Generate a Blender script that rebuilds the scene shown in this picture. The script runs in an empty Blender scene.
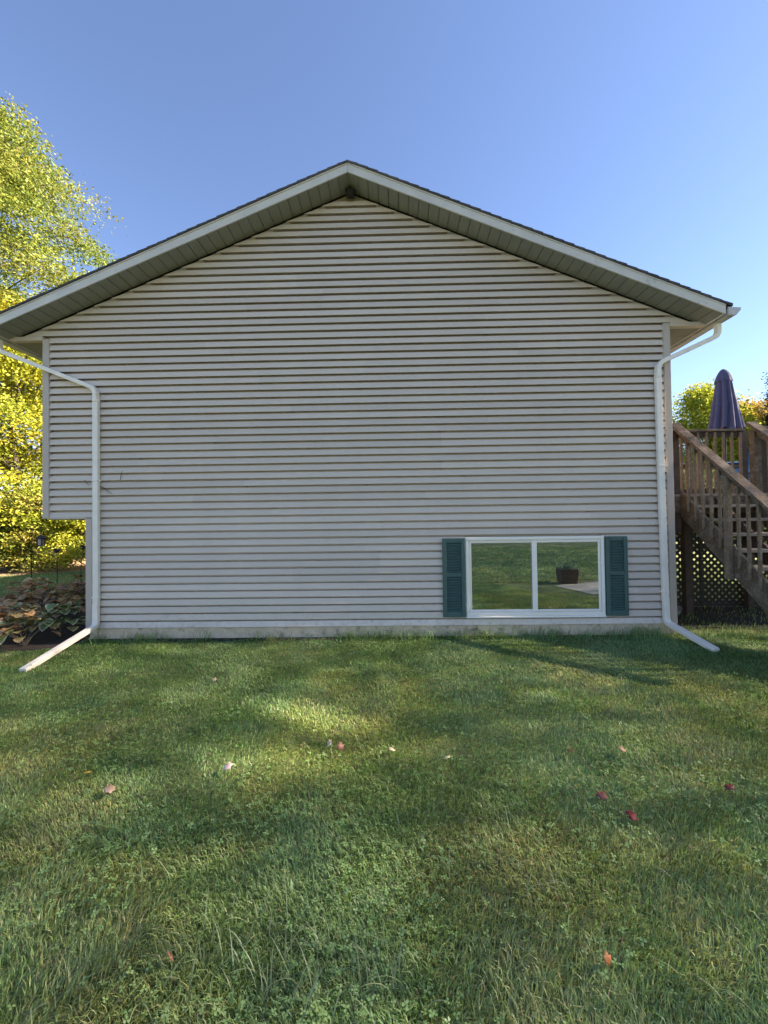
import bpy, math, random
import numpy as np
from mathutils import Vector, Matrix

random.seed(7)
RNG = np.random.default_rng(11)
scene = bpy.context.scene
COL = scene.collection

# ------------------------------------------------------------------ camera
cam_d = bpy.data.cameras.new('camera')
cam_d.sensor_fit = 'HORIZONTAL'
cam_d.sensor_width = 36.0
cam_d.lens = 420.0 / 768.0 * 36.0
cam_d.clip_start = 0.05
cam_d.clip_end = 2000
cam = bpy.data.objects.new('camera', cam_d)
COL.objects.link(cam)
c_r = Vector((0.99972238, 0.01936415, -0.01342322))
c_u = Vector((0.01377329, -0.0180594, 0.99974204))
c_f = Vector((-0.01911674, 0.99964938, 0.01832109))
cm = Matrix((c_r, c_u, -c_f)).transposed().to_4x4()
cm.translation = (0, -5.749, 1.440)
cam.matrix_world = cm
scene.camera = cam
scene.render.resolution_x = 768
scene.render.resolution_y = 1024

# ------------------------------------------------------------------ world, sun, exposure
SUN_EL = math.radians(34)
SUN_AZ = math.radians(91)           # clockwise from +Y: the sun stands to the right and only grazes the gable
SUN = Vector((math.sin(SUN_AZ) * math.cos(SUN_EL), math.cos(SUN_AZ) * math.cos(SUN_EL), math.sin(SUN_EL)))
w = bpy.data.worlds.new('World')
scene.world = w
w.use_nodes = True
nt = w.node_tree
sky = nt.nodes.new('ShaderNodeTexSky')
sky.sky_type = 'NISHITA'
sky.sun_disc = False
sky.sun_elevation = SUN_EL
sky.sun_rotation = SUN_AZ
sky.altitude = 200
sky.air_density = 1.0
sky.dust_density = 0.15
sky.ozone_density = 6.0
bg = nt.nodes['Background']
bg.inputs['Strength'].default_value = 0.053
nt.links.new(sky.outputs['Color'], bg.inputs['Color'])
sd = bpy.data.lights.new('sun', 'SUN')
sd.energy = 5.0
sd.angle = math.radians(0.55)
sd.color = (1.0, 0.93, 0.80)
so = bpy.data.objects.new('sun', sd)
COL.objects.link(so)
so.rotation_euler = SUN.to_track_quat('Z', 'Y').to_euler()
vs = scene.view_settings
vs.view_transform = 'Standard'
vs.look = 'None'
vs.gamma = 1.0
vs.use_curve_mapping = False
vs.use_white_balance = True
vs.white_balance_temperature = 7500
vs.white_balance_tint = 20
vs.exposure = 2.6
G = -0.16                            # ground level; z = 0 is the underside of the lowest siding course

# ------------------------------------------------------------------ materials
def mat(name, col, rough=0.6, var=0.12, scale=6.0, bump=0.0, bscale=60.0, stretch=(1, 1, 1), spec=0.4,
        col2=None, fac=(0.45, 0.62), scale2=3.0, metallic=0.0):
    m = bpy.data.materials.new(name)
    m.use_nodes = True
    n, l = m.node_tree.nodes, m.node_tree.links
    b = n['Principled BSDF']
    b.inputs['Roughness'].default_value = rough
    b.inputs['Metallic'].default_value = metallic
    b.inputs['Specular IOR Level'].default_value = spec
    g = n.new('ShaderNodeNewGeometry')
    mp = n.new('ShaderNodeMapping')
    mp.inputs['Scale'].default_value = stretch
    l.new(g.outputs['Position'], mp.inputs['Vector'])
    t = n.new('ShaderNodeTexNoise')
    t.inputs['Scale'].default_value = scale
    t.inputs['Detail'].default_value = 6
    t.inputs['Roughness'].default_value = 0.65
    l.new(mp.outputs['Vector'], t.inputs['Vector'])
    r = n.new('ShaderNodeValToRGB')
    r.color_ramp.elements[0].position = 0.28
    r.color_ramp.elements[1].position = 0.72
    r.color_ramp.elements[0].color = tuple(c * (1 - var) for c in col) + (1,)
    r.color_ramp.elements[1].color = tuple(min(1, c * (1 + var)) for c in col) + (1,)
    l.new(t.outputs['Fac'], r.inputs['Fac'])
    out = r.outputs['Color']
    if col2:
        t2 = n.new('ShaderNodeTexNoise')
        t2.inputs['Scale'].default_value = scale2
        t2.inputs['Detail'].default_value = 8
        t2.inputs['Roughness'].default_value = 0.7
        l.new(mp.outputs['Vector'], t2.inputs['Vector'])
        rr = n.new('ShaderNodeMapRange')
        rr.inputs['From Min'].default_value = fac[0]
        rr.inputs['From Max'].default_value = fac[1]
        l.new(t2.outputs['Fac'], rr.inputs['Value'])
        mx = n.new('ShaderNodeMix')
        mx.data_type = 'RGBA'
        l.new(rr.outputs['Result'], mx.inputs['Factor'])
        l.new(out, mx.inputs['A'])
        mx.inputs['B'].default_value = tuple(col2) + (1,)
        out = mx.outputs['Result']
    l.new(out, b.inputs['Base Color'])
    if bump:
        t3 = n.new('ShaderNodeTexNoise')
        t3.inputs['Scale'].default_value = bscale
        t3.inputs['Detail'].default_value = 5
        l.new(mp.outputs['Vector'], t3.inputs['Vector'])
        bp = n.new('ShaderNodeBump')
        bp.inputs['Strength'].default_value = bump
        bp.inputs['Distance'].default_value = 0.01
        l.new(t3.outputs['Fac'], bp.inputs['Height'])
        l.new(bp.outputs['Normal'], b.inputs['Normal'])
    return m


def leafmat(name, trans=0.4, rough=0.5, gloss=0.06):
    m = bpy.data.materials.new(name)
    m.use_nodes = True
    n, l = m.node_tree.nodes, m.node_tree.links
    n.remove(n['Principled BSDF'])
    a = n.new('ShaderNodeAttribute')
    a.attribute_name = 'tint'
    d = n.new('ShaderNodeBsdfDiffuse')
    t = n.new('ShaderNodeBsdfTranslucent')
    gl = n.new('ShaderNodeBsdfGlossy')
    gl.inputs['Roughness'].default_value = rough
    gl.inputs['Color'].default_value = (0.9, 0.95, 1.0, 1)
    l.new(a.outputs['Color'], d.inputs['Color'])
    l.new(a.outputs['Color'], t.inputs['Color'])
    m1 = n.new('ShaderNodeMixShader')
    m1.inputs['Fac'].default_value = trans
    l.new(d.outputs[0], m1.inputs[1])
    l.new(t.outputs[0], m1.inputs[2])
    m2 = n.new('ShaderNodeMixShader')
    m2.inputs['Fac'].default_value = gloss
    l.new(m1.outputs[0], m2.inputs[1])
    l.new(gl.outputs[0], m2.inputs[2])
    l.new(m2.outputs[0], n['Material Output'].inputs['Surface'])
    return m


SIDE = (0.625, 0.525, 0.445)
M = dict(
    siding=mat('vinyl_siding', SIDE, 0.55, 0.05, 1.3, 0.08, 90, (1, 1, 0.35), 0.35),
    siding_pale=mat('chalky_siding', (0.70, 0.60, 0.53), 0.6, 0.08, 3.0, 0.05, 60, (1, 1, 1), 0.3, col2=(0.33, 0.29, 0.25), fac=(0.62, 0.72), scale2=9),
    post=mat('corner_trim', (0.50, 0.415, 0.35), 0.5, 0.05, 3.0, 0.03, 60),
    fascia=mat('fascia_aluminium', (0.60, 0.56, 0.51), 0.45, 0.10, 5.0, 0.05, 30, (1, 1, 1), 0.5, col2=(0.26, 0.26, 0.25), fac=(0.60, 0.74), scale2=7),
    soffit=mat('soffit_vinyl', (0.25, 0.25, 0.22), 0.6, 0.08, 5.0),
    shingle=mat('asphalt_shingle', (0.05, 0.05, 0.055), 0.95, 0.4, 40, 0.5, 250),
    concrete=mat('concrete_foundation', (0.64, 0.51, 0.37), 0.9, 0.2, 7.0, 0.5, 70, col2=(0.24, 0.18, 0.11), fac=(0.52, 0.68), scale2=5),
    white=mat('white_vinyl', (0.90, 0.83, 0.75), 0.35, 0.03, 5.0, spec=0.5),
    spout=mat('white_downspout', (0.86, 0.78, 0.69), 0.4, 0.08, 6.0, 0.03, 40, col2=(0.42, 0.42, 0.40), fac=(0.62, 0.78), scale2=12),
    gutter=mat('gutter_metal', (0.50, 0.50, 0.49), 0.45, 0.15, 8.0, col2=(0.2, 0.19, 0.17), fac=(0.55, 0.75), scale2=14),
    green=mat('shutter_green', (0.048, 0.110, 0.100), 0.5, 0.12, 10.0),
    wood=mat('weathered_deck_wood', (0.125, 0.090, 0.064), 0.85, 0.5, 5.0, 0.4, 40, (6, 6, 6), 0.2, col2=(0.22, 0.185, 0.15), fac=(0.48, 0.68), scale2=1.5),
    wood_rail=mat('railing_wood', (0.20, 0.145, 0.10), 0.85, 0.4, 6.0, 0.4, 40, (6, 6, 6), 0.2, col2=(0.27, 0.225, 0.18), fac=(0.5, 0.7), scale2=1.5),
    wood_pale=mat('worn_deck_tread', (0.25, 0.21, 0.17), 0.85, 0.25, 7.0, 0.4, 60, (1, 5, 5), 0.2),
    wood_dark=mat('stained_deck_post', (0.075, 0.05, 0.04), 0.85, 0.3, 9.0, 0.3, 50),
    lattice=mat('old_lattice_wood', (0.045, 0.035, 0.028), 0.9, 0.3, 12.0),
    rubber=mat('dark_nest_paper', (0.03, 0.027, 0.025), 0.9, 0.4, 60, 0.6, 160),
    navy=mat('umbrella_canvas', (0.092, 0.092, 0.170), 0.85, 0.12, 7.0, 0.2, 300),
    metal=mat('dark_metal', (0.03, 0.03, 0.033), 0.45, 0.2, 10.0, metallic=0.5),
    blue=mat('blue_cushion', (0.05, 0.20, 0.42), 0.8, 0.15, 8.0),
    bark=mat('tree_bark', (0.075, 0.06, 0.048), 0.95, 0.35, 9.0, 0.8, 40, (1, 1, 0.3)),
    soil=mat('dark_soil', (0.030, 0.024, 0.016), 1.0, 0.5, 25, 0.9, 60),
    mulch=mat('bark_mulch', (0.040, 0.030, 0.024), 1.0, 0.6, 40, 1.0, 90),
    litter=mat('leaf_litter', (0.33, 0.21, 0.12), 0.95, 0.5, 12, 0.8, 30, col2=(0.12, 0.13, 0.04), fac=(0.5, 0.7), scale2=1.2),
    path=mat('concrete_path', (0.40, 0.37, 0.34), 0.9, 0.15, 6, 0.3, 60),
    stone=mat('grey_stone', (0.22, 0.21, 0.20), 0.9, 0.3, 14, 0.5, 40),
    planter=mat('planter_basket', (0.10, 0.055, 0.035), 0.85, 0.4, 14, 0.5, 60),
    foliage=leafmat('tree_leaf', .42, .6, .015),
    grass=leafmat('grass_blade', 0.45, 0.5, 0.04),
    dryleaf=leafmat('fallen_leaf', 0.25, 0.6, 0.03),
    hosta=leafmat('hosta_leaf', 0.25, 0.4, 0.05),
    twig=mat('dry_twig', (0.10, 0.085, 0.065), 0.9, 0.2, 20),
)


def glassmat():
    m = bpy.data.materials.new('window_glass')
    m.use_nodes = True
    n, l = m.node_tree.nodes, m.node_tree.links
    b = n['Principled BSDF']
    b.inputs['Base Color'].default_value = (0.012, 0.016, 0.014, 1)
    b.inputs['Roughness'].default_value = 0.15
    gl = n.new('ShaderNodeBsdfGlossy')
    gl.inputs['Roughness'].default_value = 0.012
    gl.inputs['Color'].default_value = (0.9, 1.0, 0.93, 1)
    t = n.new('ShaderNodeTexNoise')
    t.inputs['Scale'].default_value = 1.6
    g = n.new('ShaderNodeNewGeometry')
    l.new(g.outputs['Position'], t.inputs['Vector'])
    bp = n.new('ShaderNodeBump')
    bp.inputs['Strength'].default_value = 0.035
    bp.inputs['Distance'].default_value = 0.02
    l.new(t.outputs['Fac'], bp.inputs['Height'])
    l.new(bp.outputs['Normal'], gl.inputs['Normal'])
    mx = n.new('ShaderNodeMixShader')
    mx.inputs['Fac'].default_value = 0.5
    l.new(b.outputs[0], mx.inputs[1])
    l.new(gl.outputs[0], mx.inputs[2])
    l.new(mx.outputs[0], n['Material Output'].inputs['Surface'])
    return m


M['glass'] = glassmat()


def weather(m):
    """each vinyl panel faded a little differently; soil splashed unevenly on the lowest courses"""
    n, l = m.node_tree.nodes, m.node_tree.links
    b = n['Principled BSDF']
    src = b.inputs['Base Color'].links[0].from_socket
    oi = n.new('ShaderNodeObjectInfo')
    mr = n.new('ShaderNodeMapRange')
    mr.inputs['To Min'].default_value = 0.93
    mr.inputs['To Max'].default_value = 1.05
    l.new(oi.outputs['Random'], mr.inputs['Value'])
    mul = n.new('ShaderNodeMix')
    mul.data_type = 'RGBA'
    mul.blend_type = 'MULTIPLY'
    mul.inputs['Factor'].default_value = 1
    l.new(src, mul.inputs['A'])
    l.new(mr.outputs['Result'], mul.inputs['B'])
    g = n.new('ShaderNodeNewGeometry')
    t = n.new('ShaderNodeTexNoise')
    t.inputs['Scale'].default_value = 14
    t.inputs['Detail'].default_value = 8
    t.inputs['Roughness'].default_value = 0.75
    l.new(g.outputs['Position'], t.inputs['Vector'])
    sx = n.new('ShaderNodeSeparateXYZ')
    l.new(g.outputs['Position'], sx.inputs['Vector'])
    hz = n.new('ShaderNodeMapRange')
    hz.inputs['From Min'].default_value = 0.0
    hz.inputs['From Max'].default_value = 0.45
    hz.inputs['To Min'].default_value = 0.12
    hz.inputs['To Max'].default_value = -0.05
    l.new(sx.outputs['Z'], hz.inputs['Value'])
    ad = n.new('ShaderNodeMath')
    l.new(t.outputs['Fac'], ad.inputs[0])
    l.new(hz.outputs['Result'], ad.inputs[1])
    rr = n.new('ShaderNodeMapRange')
    rr.inputs['From Min'].default_value = 0.60
    rr.inputs['From Max'].default_value = 0.78
    rr.inputs['To Max'].default_value = 0.45
    l.new(ad.outputs[0], rr.inputs['Value'])
    mx = n.new('ShaderNodeMix')
    mx.data_type = 'RGBA'
    l.new(rr.outputs['Result'], mx.inputs['Factor'])
    l.new(mul.outputs['Result'], mx.inputs['A'])
    mx.inputs['B'].default_value = (0.36, 0.29, 0.21, 1)
    l.new(mx.outputs['Result'], b.inputs['Base Color'])


weather(M['siding'])
weather(M['siding_pale'])

# ------------------------------------------------------------------ mesh helpers
WL = {}


def mesh(name, V, Fc, m=None, smooth=False):
    me = bpy.data.meshes.new(name)
    me.from_pydata([tuple(v) for v in V], [], [tuple(f) for f in Fc])
    if m:
        me.materials.append(M[m] if isinstance(m, str) else m)
    if smooth:
        me.polygons.foreach_set('use_smooth', [True] * len(me.polygons))
    return me


def fix(me):
    import bmesh
    b = bmesh.new()
    b.from_mesh(me)
    bmesh.ops.recalc_face_normals(b, faces=b.faces)
    b.to_mesh(me)
    b.free()
    return me


def put(name, me, parent=None, loc=(0, 0, 0), rot=None, scale=None):
    """loc is in world coordinates; parents are only ever translated."""
    o = bpy.data.objects.new(name, me)
    COL.objects.link(o)
    L = Vector(loc)
    WL[o.name] = L
    if parent:
        o.parent = parent
        L = L - WL[parent.name]
    o.location = L
    if rot is not None:
        o.rotation_euler = rot
    if scale is not None:
        o.scale = scale
    return o


def thing(name, label, cat, loc, group=None):
    o = put(name, None, None, loc)
    o.empty_display_size = 0.2
    return tag(o, label, cat, group)


def tag(o, label=None, cat=None, group=None, kind=None):
    if label: o['label'] = label
    if cat: o['category'] = cat
    if group: o['group'] = group
    if kind: o['kind'] = kind
    return o


BF = [(0, 3, 2, 1), (4, 5, 6, 7), (0, 1, 5, 4), (1, 2, 6, 5), (2, 3, 7, 6), (3, 0, 4, 7)]


def boxv(a, b):
    x0, y0, z0 = a
    x1, y1, z1 = b
    return [(x0, y0, z0), (x1, y0, z0), (x1, y1, z0), (x0, y1, z0), (x0, y0, z1), (x1, y0, z1), (x1, y1, z1), (x0, y1, z1)]


def cbox(sx, sy, sz, ch):
    """chamfered box centred on the origin"""
    V, Fc = [], []
    hx, hy, hz = sx / 2, sy / 2, sz / 2
    c = min(ch, hx * .9, hy * .9, hz * .9)
    ids = {}
    for ix in (-1, 1):
        for iy in (-1, 1):
            for iz in (-1, 1):
                for k, p in enumerate([(hx, hy - c, hz - c), (hx - c, hy, hz - c), (hx - c, hy - c, hz)]):
                    ids[(ix, iy, iz, k)] = len(V)
                    V.append((p[0] * ix, p[1] * iy, p[2] * iz))
    for s in (-1, 1):
        Fc.append([ids[(s, a, b, 0)] for a, b in ((-1, -1), (1, -1), (1, 1), (-1, 1))])
        Fc.append([ids[(a, s, b, 1)] for a, b in ((-1, -1), (1, -1), (1, 1), (-1, 1))])
        Fc.append([ids[(a, b, s, 2)] for a, b in ((-1, -1), (1, -1), (1, 1), (-1, 1))])
    for a in (-1, 1):
        for b in (-1, 1):
            Fc.append([ids[(a, b, -1, 0)], ids[(a, b, 1, 0)], ids[(a, b, 1, 1)], ids[(a, b, -1, 1)]])
            Fc.append([ids[(a, -1, b, 0)], ids[(a, 1, b, 0)], ids[(a, 1, b, 2)], ids[(a, -1, b, 2)]])
            Fc.append([ids[(-1, a, b, 1)], ids[(1, a, b, 1)], ids[(1, a, b, 2)], ids[(-1, a, b, 2)]])
            for d in (-1, 1):
                Fc.append([ids[(a, b, d, k)] for k in range(3)])
    return V, Fc


CB = {}


def cboxmesh(sx, sy, sz, m, ch=0.004):
    k = (round(sx, 4), round(sy, 4), round(sz, 4), m, ch)
    if k not in CB:
        V, Fc = cbox(sx, sy, sz, ch)
        CB[k] = fix(mesh('board', V, Fc, m))
    return CB[k]


def bar(name, a, b, m, parent, ch=0.004):
    """axis aligned chamfered box from corner a to corner b"""
    s = [b[i] - a[i] for i in range(3)]
    return put(name, cboxmesh(abs(s[0]), abs(s[1]), abs(s[2]), m, ch), parent, [(a[i] + b[i]) / 2 for i in range(3)])


def prism(name, poly, y0, y1, m, parent, axis='y'):
    """polygon in xz (axis y) or yz (axis x) pushed along the axis"""
    n = len(poly)
    if axis == 'y':
        V = [(p[0], y0, p[1]) for p in poly] + [(p[0], y1, p[1]) for p in poly]
    else:
        V = [(y0, p[0], p[1]) for p in poly] + [(y1, p[0], p[1]) for p in poly]
    Fc = [list(range(n)), list(range(2 * n - 1, n - 1, -1))] + [(i, (i + 1) % n, n + (i + 1) % n, n + i) for i in range(n)]
    c = Vector((0, 0, 0))
    for v in V: c += Vector(v)
    c /= len(V)
    V = [tuple(Vector(v) - c) for v in V]
    return put(name, fix(mesh(name, V, Fc, m)), parent, c)


def fillet(pts, r, n=6):
    out = [Vector(pts[0])]
    for i in range(1, len(pts) - 1):
        a, b, c = Vector(pts[i - 1]), Vector(pts[i]), Vector(pts[i + 1])
        d1, d2 = (a - b), (c - b)
        rr = min(r, d1.length * .45, d2.length * .45)
        p, q = b + d1.normalized() * rr, b + d2.normalized() * rr
        for k in range(n + 1):
            t = k / n
            out.append(p * (1 - t) ** 2 + b * 2 * t * (1 - t) + q * t * t)
    out.append(Vector(pts[-1]))
    return out


def sweep(path, prof, side=Vector((1, 0, 0)), cap=True, radii=None):
    """profile (u, v) carried along the path: u along side, v along side x tangent"""
    V, Fc = [], []
    n = len(prof)
    P = [Vector(p) for p in path]
    s = Vector(side)
    for i, p in enumerate(P):
        t = (P[min(i + 1, len(P) - 1)] - P[max(i - 1, 0)]).normalized()
        s = (s - t * s.dot(t))
        s = s.normalized() if s.length > 1e-4 else t.orthogonal().normalized()
        u = t.cross(s).normalized()
        k = radii[i] if radii is not None else 1.0
        for a, b in prof:
            V.append(p + s * a * k + u * b * k)
    for i in range(len(P) - 1):
        for j in range(n):
            Fc.append((i * n + j, i * n + (j + 1) % n, (i + 1) * n + (j + 1) % n, (i + 1) * n + j))
    if cap:
        Fc.append(list(range(n))[::-1])
        Fc.append([(len(P) - 1) * n + j for j in range(n)])
    return V, Fc


def circ(r, n=8):
    return [(r * math.cos(2 * math.pi * k / n), r * math.sin(2 * math.pi * k / n)) for k in range(n)]


def local(name, V, Fc, m, parent, smooth=False, base=None):
    """mesh given in world coordinates, its origin set to the centre (or base)"""
    A = np.array([tuple(v) for v in V], float)
    c = A.mean(0) if base is None else np.array(base, float)
    return put(name, fix(mesh(name, A - c, Fc, m, smooth)), parent, c)


def tint_mesh(name, V, Fv, col, m):
    """fast mesh: V (n,3); Fv list of (k,m) index arrays; col (n,3) point colour"""
    me = bpy.data.meshes.new(name)
    me.vertices.add(len(V))
    me.vertices.foreach_set('co', np.ascontiguousarray(V, dtype=np.float32).ravel())
    loops = np.concatenate([f.ravel() for f in Fv]).astype(np.int32)
    tot = np.concatenate([np.full(len(f), f.shape[1]) for f in Fv])
    start = np.concatenate([[0], np.cumsum(tot)[:-1]]).astype(np.int32)
    me.loops.add(len(loops))
    me.loops.foreach_set('vertex_index', loops)
    me.polygons.add(len(tot))
    me.polygons.foreach_set('loop_start', start)
    me.update(calc_edges=True)
    at = me.attributes.new('tint', 'FLOAT_COLOR', 'POINT')
    at.data.foreach_set('color', np.concatenate([col, np.ones((len(col), 1))], 1).astype(np.float32).ravel())
    me.materials.append(M[m])
    me.validate()
    return me


def vnoise(x, y, scale, seed):
    g = np.random.default_rng(seed).random((64, 64))
    u, v = x / scale + 31.3, y / scale + 17.7
    i, j = np.floor(u).astype(int), np.floor(v).astype(int)
    a, b = u - i, v - j
    a, b = a * a * (3 - 2 * a), b * b * (3 - 2 * b)
    f = lambda p, q: g[p % 64, q % 64]
    return (f(i, j) * (1 - a) + f(i + 1, j) * a) * (1 - b) + (f(i, j + 1) * (1 - a) + f(i + 1, j + 1) * a) * b


def fbm(x, y, scale, seed):
    return (vnoise(x, y, scale, seed) * .5 + vnoise(x, y, scale / 2.1, seed + 1) * .3 + vnoise(x, y, scale / 4.7, seed + 2) * .2)


# ------------------------------------------------------------------ ground
def groundmat():
    m = mat('lawn_soil', (0.12, 0.125, 0.042), 0.95, 0.45, 9.0, 1.0, 55, col2=(0.09, 0.135, 0.04), fac=(0.40, 0.62), scale2=0.9)
    return m


M['ground'] = groundmat()
S = 400
o = put('ground', mesh('ground', [(-S, -S, 0), (S, -S, 0), (S, S, 0), (-S, S, 0)], [(0, 1, 2, 3)], 'ground'), None, (0, 0, G))
tag(o, 'wide flat ground of the yard', 'ground', kind='structure')


def sheet(name, pts, z, m, label, cat):
    c = np.mean(np.array(pts), 0)
    o = put(name, mesh(name, [(p[0] - c[0], p[1] - c[1], 0) for p in pts], [list(range(len(pts)))], m), None, (c[0], c[1], G + z))
    return tag(o, label, cat, kind='structure')


def wob(cx, cy, rx, ry, n=40, seed=1, amp=.12):
    r = random.Random(seed)
    ph = [r.uniform(0, 6.28) for _ in range(4)]
    out = []
    for k in range(n):
        a = 2 * math.pi * k / n
        q = 1 + amp * sum(math.sin((j + 2) * a + ph[j]) / (j + 1) for j in range(4))
        out.append((cx + rx * q * math.cos(a), cy + ry * q * math.sin(a)))
    return out


sheet('flower_bed', [(-4.16, 9.5), (-7.6, 9.5), (-8.4, 6.5), (-8.5, 4.6), (-8.6, 3.4), (-8.9, 2.2), (-8.5, .8), (-7, -.2), (-5.6, -.62), (-4.8, -.58), (-4.4, -.38), (-4.12, -.1)], .004, 'mulch',
      'dark bark mulch bed under the browned hostas', 'flower bed')
sheet('leaf_litter', [(-40, 8), (-12.5, 6.8), (-11, 7.7), (-10.2, 8.4), (-8, 10.5), (-8, 34), (-40, 34)], .005, 'litter',
      'tan fallen leaves along the edge of the woods', 'leaf litter')
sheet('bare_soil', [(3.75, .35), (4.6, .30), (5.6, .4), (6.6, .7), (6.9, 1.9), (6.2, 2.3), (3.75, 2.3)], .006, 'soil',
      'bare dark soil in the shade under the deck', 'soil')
sheet('soil_strip', [(-4.15, -.03), (-3.4, -.10), (-2.7, -.17), (-2.0, -.14), (-1.2, -.16), (-.6, -.09), (.2, -.07), (1.5, -.08), (2.6, -.07), (3.75, -.06), (3.75, .03), (-4.15, .03)], .008, 'soil',
      'strip of dark soil along the foot of the foundation', 'soil')
sheet('path', [(3.75, -4.2), (4.1, -3.05), (9, -3.1), (9, -5.0), (5.2, -4.9)], .010, 'path', 'pale concrete path beside the planter', 'path')

# ------------------------------------------------------------------ house
C = 0.1016
XC = -0.52
HALF = 4.815
SL = 0.4124
APEX = 5.994
XL, XR, XLL = -4.835, 3.795, -4.228
YB = 12.2
house = thing('house', 'tan vinyl-sided house gable with a shallow pitched roof and one low window', 'house', (XC, 0, G))

wall = prism('wall', [(XLL + .012, 0), (XR - .012, 0), (XR - .012, 4.03), (XC + HALF - .03, 4.03), (XC + HALF - .03, APEX - SL * (HALF - .03) + .02), (XC, APEX + .02),
                      (XC - HALF + .03, APEX - SL * (HALF - .03) + .02), (XC - HALF + .03, 4.03), (XL + .012, 4.03), (XL + .012, 1.526), (XLL + .012, 1.526)], .052, .12, 'siding', house)
# the volume behind the gable wall
for nm, x0, x1, z0, z1 in (('side_wall', XL + .012, XL + .13, 1.53, 4.03), ('side_wall', XLL + .012, XLL + .13, 0, 1.52), ('side_wall', XR - .13, XR - .012, 0, 4.03)):
    bar(nm, (x0, .125, z0), (x1, YB, z1), 'siding', house)
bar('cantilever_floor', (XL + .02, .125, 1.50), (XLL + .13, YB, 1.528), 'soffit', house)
bar('back_wall', (XL + .14, YB - .1, 0), (XR - .14, YB, 4.02), 'siding', house)
bar('foundation', (XLL + .03, -.004, G - .25), (XR - .02, .20, -.002), 'concrete', house, .006)

rs = random.Random(3)


def course(k):
    zb = k * C
    zt = zb + C + .012
    if k < 15: lim = lambda z: (XLL + .085, XR - .09)
    elif k < 40: lim = lambda z: (XL + .085, XR - .09)
    else:
        def lim(z):
            h = max(.01, min(HALF - .02, (APEX - .040 - z) / SL))
            return (XC - h, XC + h)
    a0, a1 = lim(zb)
    segs = [(a0, a1)]
    if zb < 1.18 and zt > .14 and k not in (0,):
        segs = [(a0, 1.0), (2.83, a1)]
    # panel ends, shared by pairs of courses
    r2 = random.Random(k // 2 * 17 + 5)
    off = r2.uniform(0, 3.6)
    cuts = [XL + off + 3.66 * j + r2.uniform(-.4, .4) for j in range(-1, 4)]
    step = 0
    for s0, s1 in segs:
        xs = [s0] + [c for c in cuts if s0 + .3 < c < s1 - .3] + [s1]
        for i in range(len(xs) - 1):
            x0, x1 = xs[i], xs[i + 1] + (.025 if i < len(xs) - 2 else 0)
            d = -.0016 * (step % 2)
            step += 1
            prof = [(-.0285 + d, zb), (-.0305 + d, zb + .004), (-.0175 + d, zb + .60 * C), (-.010 + d, zb + .76 * C), (.045, zb + .775 * C), (.046, zt), (.049, zt), (.049, zb + .02), (-.024, zb + .012), (-.025, zb + .001)]
            nx = max(2, int((x1 - x0) / .45))            # light waviness of vinyl between nails
            V, Fc = [], []
            for q in range(nx + 1):
                t = q / nx
                wv = rs.uniform(-.0010, .0010)
                for j, (yy, zz) in enumerate(prof):
                    l0, l1 = lim(zz)
                    xx = min(max(x0 + (x1 - x0) * t, l0), l1)
                    e = j < 2 or j > 7
                    V.append((xx, yy + (wv if e else 0), zz + (wv if e else 0)))
            m_ = len(prof)
            for q in range(nx):
                for j in range(m_):
                    Fc.append((q * m_ + j, q * m_ + (j + 1) % m_, (q + 1) * m_ + (j + 1) % m_, (q + 1) * m_ + j))
            Fc.append(list(range(m_))[::-1])
            Fc.append([nx * m_ + j for j in range(m_)])
            local('siding_panel', V, Fc, 'siding_pale' if k == 0 else 'siding', wall)


for k in range(0, 58):
    course(k)

# corner posts and trim
bar('corner_post', (XL, -.040, 1.516), (XL + .092, .051, 4.02), 'post', house, .006)
bar('corner_post', (XLL, -.040, -.005), (XLL + .092, .051, 1.513), 'post', house, .006)
bar('corner_post', (XR - .092, -.040, -.005), (XR, .051, 4.055), 'post', house, .006)
bar('trim_board', (XC - HALF + .02, -.034, 4.004), (XL - .003, .05, 4.062), 'siding', house)
bar('trim_board', (XR + .003, -.034, 4.006), (XC + HALF - .02, .05, 4.064), 'siding', house)
bar('trim_board', (XL + .095, -.034, 1.507), (XLL - .002, .05, 1.522), 'siding', house, .003)

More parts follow.
